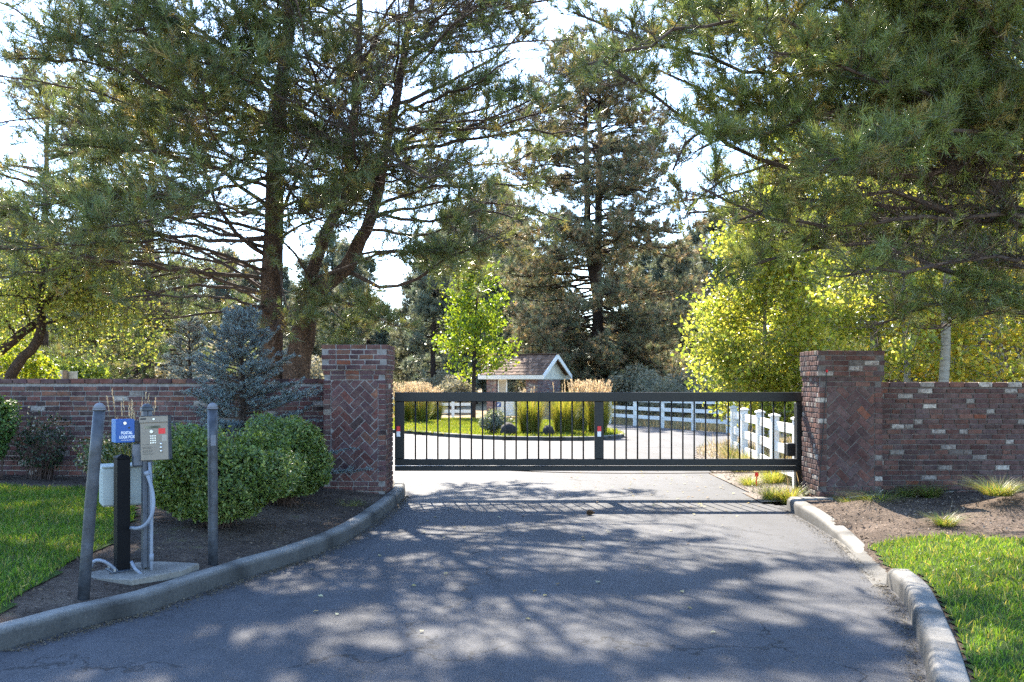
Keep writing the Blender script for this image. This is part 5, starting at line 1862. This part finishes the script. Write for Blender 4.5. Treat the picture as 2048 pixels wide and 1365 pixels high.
shrub('garden_shrub', 'dark spindly shrub with pale blooms against the left brick wall', 'shrub', (U(85, 0, 12.3)[0], 12.3, .66), (.34, .22, .36), rh, 1100, .045, [(.02, .04, .015), (.028, .05, .02), (.016, .03, .014)], shoots=30, z0=.27)
shrub('garden_shrub', 'rose bush with whitish blooms behind the leaning bollard', 'shrub', (U(228, 0, 11.6)[0], 11.6, .6), (.32, .3, .34), rh, 3000, .045, [(.035, .07, .02), (.05, .09, .02), (.03, .06, .02), (.3, .28, .2)], shoots=30, z0=.25)
shrub('lavender_bush', 'small grey lavender bush at the island kerb beside a dark boulder', 'shrub', (U(986, 0, 28)[0], 28.2, .3), (.38, .35, .34), rh, 2500, .07, [(.16, .19, .16), (.13, .16, .12), (.2, .22, .19)], shoots=60, z0=0)
shrub('yellow_shrub', 'low yellow green shrub left of the birch stems beyond the left wall', 'shrub', (U(20, 0, 19.5)[0], 19.6, 1.4), (.95, .7, .95), rh, 6000, .1, [(.2, .24, .02), (.26, .26, .02), (.14, .2, .02)], shoots=80, z0=0, m=M['leaf'])
shrub('yellow_shrub', 'yellow green shrub in the dry field beyond the wall, right of the birch stems', 'shrub', (U(150, 0, 30)[0], 30, 1.0), (1.5, .9, 1.2), rh, 6000, .13, [(.18, .22, .03), (.22, .24, .03), (.14, .18, .03)], shoots=80, z0=-.1, m=M['leaf'])
# white blooms on the dark shrub
bl = thing('flower_spray', 'sprays of small white blossom standing above the dark shrub at the wall', 'flowers', (U(85, 0, 12.2)[0], 12.2, .7))
wb, cb = MB(), MB()
for (px, py) in ((60, 830), (66, 845), (80, 825), (84, 850), (76, 860), (96, 836), (112, 835), (120, 862), (128, 858), (98, 872), (52, 862), (70, 842), (90, 868)):
    e_ = U(px, py, 12.2 + rh.uniform(-.1, .1))
    s0 = U(85 + (px - 85) * .3, 895, 12.25)
    MB().tube(resample([s0, (s0 + e_) / 2 + rh.normal(size=3) * .02, e_], .1), .003, 5, 0, (.06, .045, .03)).build('stem', M['wood'], bl)
    Q = e_ + rh.normal(size=(14, 3)) * np.array([.02, .02, .035]) - UP * np.abs(rh.normal(size=(14, 1))) * .05
    leaves(cb, Q, .028, rh, [(.4, .38, .32), (.28, .28, .2), (.12, .15, .06), (.08, .11, .04)], aspect=.9)
cb.build('blossom', M['plume'], bl)


# ------------------------------------------------------------------ ornamental grasses
def clump(name, label, base, rad, H, n, rng, pal, wd, plume=0, pH=0, pcol=((.6, .49, .34), (.52, .4, .26), (.68, .58, .43)), group=None, bend=.35, pw_=.03, pl=.3):
    x, y, z = base
    root = thing(name, label, 'ornamental grass', base, group)
    a = rng.uniform(0, 6.28, n)
    r = rad * .45 * np.sqrt(rng.random(n))
    b = np.column_stack([x + np.cos(a) * r, y + np.sin(a) * r, np.full(n, z)])
    out = np.column_stack([np.cos(a), np.sin(a), np.zeros(n)]) + rng.normal(size=(n, 3)) * np.array([.5, .5, 0])
    h = H * rng.uniform(.5, 1.15, n)
    sd = nrm(np.cross(out, UP)) * wd / 2
    rows = []
    for t in (0, .4, .75, 1):
        p = b + out * (bend * rad * 1.3 * t ** 1.8)[..., None] if False else b + out * (bend * rad * 1.6 * t ** 1.8)
        p = p + UP * (h * (t - .18 * t * t * bend))[:, None]
        wv = sd * (1 - .9 * t)
        rows += [p - wv, p + wv]
    v = np.stack(rows, 1).reshape(-1, 3)
    bi = np.arange(n)[:, None] * 8
    q = np.concatenate([bi + np.array([[0, 1, 3, 2]]), bi + np.array([[2, 3, 5, 4]]), bi + np.array([[4, 5, 7, 6]])])
    pal = np.asarray(pal)
    c = pal[rng.integers(0, len(pal), n)] * rng.uniform(.75, 1.25, (n, 1))
    MB().add(v, q, 0, np.repeat(c, 8, 0)).build('blades', M['blade'], root)
    if plume:
        a = rng.uniform(0, 6.28, plume)
        r = rad * .5 * np.sqrt(rng.random(plume))
        A = np.column_stack([x + np.cos(a) * r, y + np.sin(a) * r, np.full(plume, z + H * .4)])
        tip = A + np.column_stack([np.cos(a) * rad * .35, np.sin(a) * rad * .35, np.zeros(plume)]) * rng.uniform(.2, 1.2, (plume, 1)) + UP * (pH - H * .4) * rng.uniform(.66, 1.1, (plume, 1))
        sb = MB()
        sb.segs(A, tip, wd * .25, wd * .2, 0, (.4, .32, .16))
        dirs = nrm(tip - A)
        K = 12
        t = np.tile(np.linspace(0, 1, K), (plume, 1))[..., None]
        Pp = (tip - dirs * pl)[:, None] * (1 - t) + tip[:, None] * t
        tufts(sb, Pp.reshape(-1, 3), np.repeat(dirs, K, 0), 4, pl * .22, pw_ * .5, rng, pcol, .02, (.1, .5))
        sb.build('plumes', M['plume'], root)
    return root


OG = [(.13, .17, .03), (.16, .19, .035), (.1, .14, .028), (.2, .2, .05), (.24, .21, .08)]
gname = 'tall feather grasses on the island'
dG = 28.4
for (px, rad, lab) in ((1060, .62, 'tall green feather grass beside the dark boulder, left clump of the row on the island'), (1128, .6, 'tall feather grass in the middle of the island row, seen between gate bars'), (1196, .58, 'tall plumed feather grass behind the middle stile of the gate'), (1160, .5, 'tan plumed feather grass set behind the island row, near the kiosk pier')):
    dd = dG + (1.6 if px == 1160 else 0)
    clump('feather_grass', lab, (U(px, 0, dd)[0], dd, -.02), rad, 1.25, 1500, rh, OG, .016, 150 if px > 1130 else 14, 1.6 if px != 1060 else 1.4, bend=.3)
for (px, dd, lab) in ((806, 36.5, 'plumed feather grass at the far left of the island lawn, next to the pillar'), (842, 36, 'plumed feather grass right of the leftmost clump on the island lawn'), (828, 38.5, 'tan plumed grass behind the two left clumps, below the dark house'), (868, 38.5, 'shorter tan plumed grass left of the young tree')):
    clump('feather_grass', lab, (U(px, 0, dd)[0], dd, -.1), .6, 1.05 if dd < 37 else .9, 1100, rh, OG, .02, 150, 1.58 if px < 860 else 1.4, bend=.3)
clump('feather_grass', 'ornamental grass with tan seed heads behind the blue lock box', (U(268, 0, 11.2)[0], 11.2, .25), .42, .75, 500, rh, [(.08, .12, .03), (.1, .14, .035), (.14, .15, .05)], .008, 34, 1.22, bend=.5, pw_=.014, pl=.16)
# small grass tufts by the right pillar and in the right bed
for (px, d, z, rad, H, lab) in ((1545, 12.7, 0, .26, .26, 'pale green grass tuft on the gravel before the gate guide post'), (1578, 12.5, 0, .25, .28, 'green grass tuft against the foot of the right brick pillar'), (1548, 14.6, 0, .34, .38, 'larger grass tuft under the right end of the gate'), (1500, 14.4, 0, .22, .22, 'small grass tuft at the asphalt edge below the gate'), (1760, 11.1, .17, .33, .2, 'scruffy grass tuft on the soil mound right of the pillar'), (1700, 11.4, .12, .16, .14, 'little grass tuft beside a twig at the pillar foot'), (1860, 12.0, .15, .24, .2, 'dark grass tuft at the base of the right brick wall'), (1995, 10.6, .36, .34, .2, 'bright grass tuft topping the mound at the right edge'), (1890, 9.6, .16, .2, .15, 'small weed tuft on the soil near the right lawn'), (1815, 12.05, .13, .2, .18, 'grass tuft at the wall base near the right pillar'),
                                   (1480, 16.5, 0, .3, .3, 'dry grass tuft on the gravel verge beyond the gate'), (1470, 19, -.01, .35, .4, 'yellowish grass tuft below the near white fence'), (1500, 17.5, 0, .35, .35, 'green grass tuft between posts of the near white fence'), (700, 11.2, .1, .18, .12, 'little grass tuft between second shrub and kerb at the pillar')):
    clump('grass_tuft', lab, (U(px, 0, d)[0], d, z - .02), rad, H, int(520 * rad / .3), rh, [(.12, .19, .04), (.15, .21, .05), (.2, .22, .07), (.28, .25, .11)] if px < 1640 else [(.07, .12, .03), (.1, .15, .035), (.2, .18, .09)], .007, bend=.55)

# ------------------------------------------------------------------ small things
def boulder(label, c, r, rng):
    n1, n2 = 10, 16
    v = []
    for i in range(n1 + 1):
        for j in range(n2):
            a_, b = math.pi * i / n1, 2 * math.pi * j / n2
            d = np.array([math.sin(a_) * math.cos(b), math.sin(a_) * math.sin(b), math.cos(a_)])
            k = 1 + .12 * fbm(np.array([d[0] * 3]), np.array([d[1] * 3 + d[2] * 4]), int(c[0] * 10) % 7 + 2, 1.2)[0]
            v.append(np.array(c) + d * np.array(r) * k)
    q = [[i * n2 + j, i * n2 + (j + 1) % n2, (i + 1) * n2 + (j + 1) % n2, (i + 1) * n2 + j] for i in range(n1) for j in range(n2)]
    tag(MB().add(v, q, 0, (1, 1, 1), True).build('boulder', M['rock']), label, 'boulder')


boulder('dark rounded boulder between lavender and tall grass on the island', (U(1018, 0, 27.6)[0], 27.6, .12), (.25, .24, .27), rh)
boulder('small dark boulder between two tall grass clumps on the island', (U(1096, 0, 27.4)[0], 27.4, .1), (.2, .2, .2), rh)
p = U(1181, 1031, 11.3)
pcn = thing('pine_cone', 'brown pine cone lying on the drive in the gate shadow', 'pine cone', (p[0], 11.3, 0))
mb = MB()
for i in range(8):
    t = i / 7
    rr2 = .03 * math.sin(math.pi * (.15 + .8 * t)) + .006
    for k in range(7):
        a_ = k * 2 * math.pi / 7 + i * .45
        c = np.array([p[0] - .04 + .085 * t, 11.3, .032])
        o_ = np.array([-.35, math.cos(a_), math.sin(a_)])
        mb.segs([c], [c + o_ * rr2], .012, .006)
mb.build('scales', M['cone'], pcn)
MB().tube([(p[0] - .04, 11.3, .032), (p[0] + .045, 11.3, .032)], [.016, .01], 7).build('core', M['cone'], pcn)
ms = thing('marker_stake', 'short red marker stake on the gravel verge under the gate', 'stake', (U(1512, 0, 14.2)[0], 14.2, 0))
mx_ = U(1512, 0, 14.2)[0]
MB().tube([(mx_, 14.2, -.05), (mx_ + .01, 14.2, .24)], .009, 6).build('stake', M['red'], ms)
MB().box((mx_ - .02, 14.185, .17), (mx_ + .035, 14.19, .235)).build('flag', M['red'], ms)
tw_ = thing('twig', 'dead forked twig lying on the soil at the right pillar foot', 'twig', (4.6, 11.75, .12))
MB().tube(resample([(4.35, 11.72, .16), (4.6, 11.72, .19), (4.82, 11.75, .2)], .06), [.014, .012, .011, .01, .01, .009, .008, .007][:len(resample([(4.35, 11.72, .16), (4.6, 11.72, .19), (4.82, 11.75, .2)], .06))] if False else .01, 6).build('stick', M['board'], tw_)
MB().tube([(4.76, 11.74, .195), (4.84, 11.74, .27)], [.008, .004], 6).build('fork', M['board'], tw_)

# fallen leaves and litter
rf_ = np.random.default_rng(66)
P = np.column_stack([rf_.uniform(-1, 3.4, 260), rf_.uniform(11.2, 17, 260)])
P = P[(P[:, 0] > 3.4 - 3.2 * rf_.random(len(P)) ** .6)]
P2 = np.column_stack([rf_.uniform(-2, 3, 60), rf_.uniform(6, 13, 60)])
P2 = P2[pdist(P2, LK) > .3]
P = np.concatenate([P, P2])
P = P[inpoly(P, road)]
mb = MB()
leaves(mb, np.column_stack([P, zr(P[:, 1]) + .012]), .05, rf_, [(.5, .42, .22), (.42, .34, .14), (.55, .5, .3), (.3, .2, .1)], nb=np.tile(UP, (len(P), 1)), nbw=6)
tag(mb.build('fallen_leaves', M['plume'], origin=(0, 0, 0)), kind='stuff')


def litter(name, poly, hf, n, rng, size, pal, m, keep=None):
    poly = np.asarray(poly, float)
    P = rng.uniform(poly.min(0), poly.max(0), (n, 2))
    P = P[inpoly(P, poly)]
    if keep is not None: P = P[keep(P)]
    mb = MB()
    leaves(mb, np.column_stack([P, hf(P) + .006]), size, rng, pal, nb=np.tile(UP, (len(P), 1)), nbw=2.2, aspect=.35)
    tag(mb.build(name, m, origin=(0, 0, 0)), kind='stuff')


notlawnL = lambda P: ~inpoly(P, LLAWN) & (P[:, 1] > 5)
notlawnR = lambda P: ~inpoly(P, RLAWN) & (P[:, 1] > 5) & (P[:, 0] < 8)
litter('bed_litter', LBED, hL, 30000, rf_, .04, [(.09, .065, .045), (.05, .035, .028), (.16, .12, .085), (.03, .024, .02)], M['wood'], notlawnL)
litter('bed_litter', RBED, hR, 40000, rf_, .045, [(.16, .12, .085), (.09, .065, .045), (.26, .2, .15), (.05, .035, .028)], M['wood'], notlawnR)
litter('verge_litter', VER, lambda P: zr(P[:, 1]) + .03, 16000, rf_, .05, [(.25, .21, .16), (.16, .13, .1), (.34, .29, .22), (.12, .14, .05)], M['wood'])


# dry field grass and sage beyond the wall and far fence
def field(name, x0, x1, y0, y1, n, ln, wd, pal, rng, keep=None):
    P = np.column_stack([rng.uniform(x0, x1, n), rng.uniform(y0, y1, n)])
    P = P[~inpoly(P, road) & ~inpoly(P, ISL)]
    if keep is not None: P = P[keep(P)]
    m = len(P)
    cl_ = .35 + .65 * (fbm(P[:, 0], P[:, 1], 4, .7) > -.1)
    b = np.column_stack([P, zr(P[:, 1]) - .06])
    l = ln * rng.uniform(.4, 1.3, (m, 1)) * cl_[:, None]
    tip = b + np.column_stack([rng.normal(size=(m, 2)) * .35, np.ones(m)]) * l
    a_ = rng.uniform(0, 6.28, m)
    sd = np.column_stack([np.cos(a_), np.sin(a_), np.zeros(m)]) * wd / 2
    c = np.asarray(pal)[rng.integers(0, len(pal), m)] * rng.uniform(.7, 1.25, (m, 1))
    v = np.stack([b - sd, b + sd, tip], 1).reshape(-1, 3)
    tag(MB().add(v, np.arange(m * 3).reshape(-1, 3), 0, np.repeat(c, 3, 0)).build(name, M['plume'], origin=(0, 0, 0)), kind='stuff')


DRY = [(.4, .3, .16), (.32, .24, .13), (.46, .37, .21), (.25, .22, .12), (.2, .2, .11)]
field('dry_grass', 3, 24, 25, 62, 50000, .5, .035, DRY, rf_)
field('dry_grass', 4.3, 13, 12.9, 25, 22000, .4, .02, DRY + [(.16, .18, .06)], rf_)
field('dry_grass', -34, -6, 26, 62, 30000, 1.0, .05, DRY, rf_)
SG = [(.2, .2, .14), (.24, .23, .16), (.28, .25, .17), (.16, .17, .11)]
shrub('sagebrush', 'pale dry sagebrush', 'shrub', (0, 60, .8), (1.5, 1.2, 1.1), rh, 3500, .2, SG, shoots=60, z0=-.2, m=M['plume'])
sb0 = [o for o in bpy.data.objects if o.name == 'sagebrush'][0]
spots = [(-30, 46), (40, 52), (100, 44), (175, 40), (215, 48), (255, 55), (300, 44), (340, 50), (420, 48), (640, 60), (690, 50), (1260, 48), (1300, 43), (1345, 40), (1385, 45), (1430, 38), (1455, 44), (1240, 56), (880, 58), (905, 52)]
for i, (px, d) in enumerate(spots):
    loc = (U(px, 0, d)[0], d, -.2)
    lab = 'pale dry sagebrush in the field beyond the left wall' if px < 700 else ('pale dry sagebrush behind the far white fence' if px > 1200 else 'pale dry sagebrush behind the island lawn')
    s_ = (.8 + .5 * ((i * 37) % 10) / 10) * (1.25 if px < 700 else .8)
    if i == 0:
        sb0.location = loc
        sb0.scale = (s_,) * 3
        sb0['label'] = lab
        o = sb0
    else:
        o = copy_tree(sb0, loc, i * 1.7, s_, lab)
    o['group'] = 'sagebrush ' + ('beyond the left wall' if px < 700 else ('behind the far fence' if px > 1200 else 'behind the island'))


kl = LK[4:15]
kn = 5200
ki = rf_.integers(0, len(kl) - 1, kn)
kt = rf_.random((kn, 1))
kp = kl[ki] * (1 - kt) + kl[ki + 1] * kt
kp = kp + np.column_stack([np.abs(rf_.normal(size=kn)) * .07 + .01, -np.abs(rf_.normal(size=kn)) * .02])
rr3 = np.concatenate([RK1[2:], RK2])
k2 = rf_.integers(0, len(rr3) - 1, 3000)
kt = rf_.random((3000, 1))
kq = rr3[k2] * (1 - kt) + rr3[k2 + 1] * kt - np.column_stack([np.abs(rf_.normal(size=3000)) * .07 + .01, np.zeros(3000)])
kp = np.concatenate([kp, kq, np.column_stack([rf_.uniform(-2, 2.8, 900), rf_.uniform(4.5, 12.5, 900)])])
mb = MB()
leaves(mb, np.column_stack([kp, zr(kp[:, 1]) + .007]), .022, rf_, [(.1, .075, .05), (.05, .04, .03), (.18, .14, .09), (.14, .11, .06)], nb=np.tile(UP, (len(kp), 1)), nbw=5, aspect=.3)
tag(mb.build('kerb_litter', M['wood'], origin=(0, 0, 0)), kind='stuff')
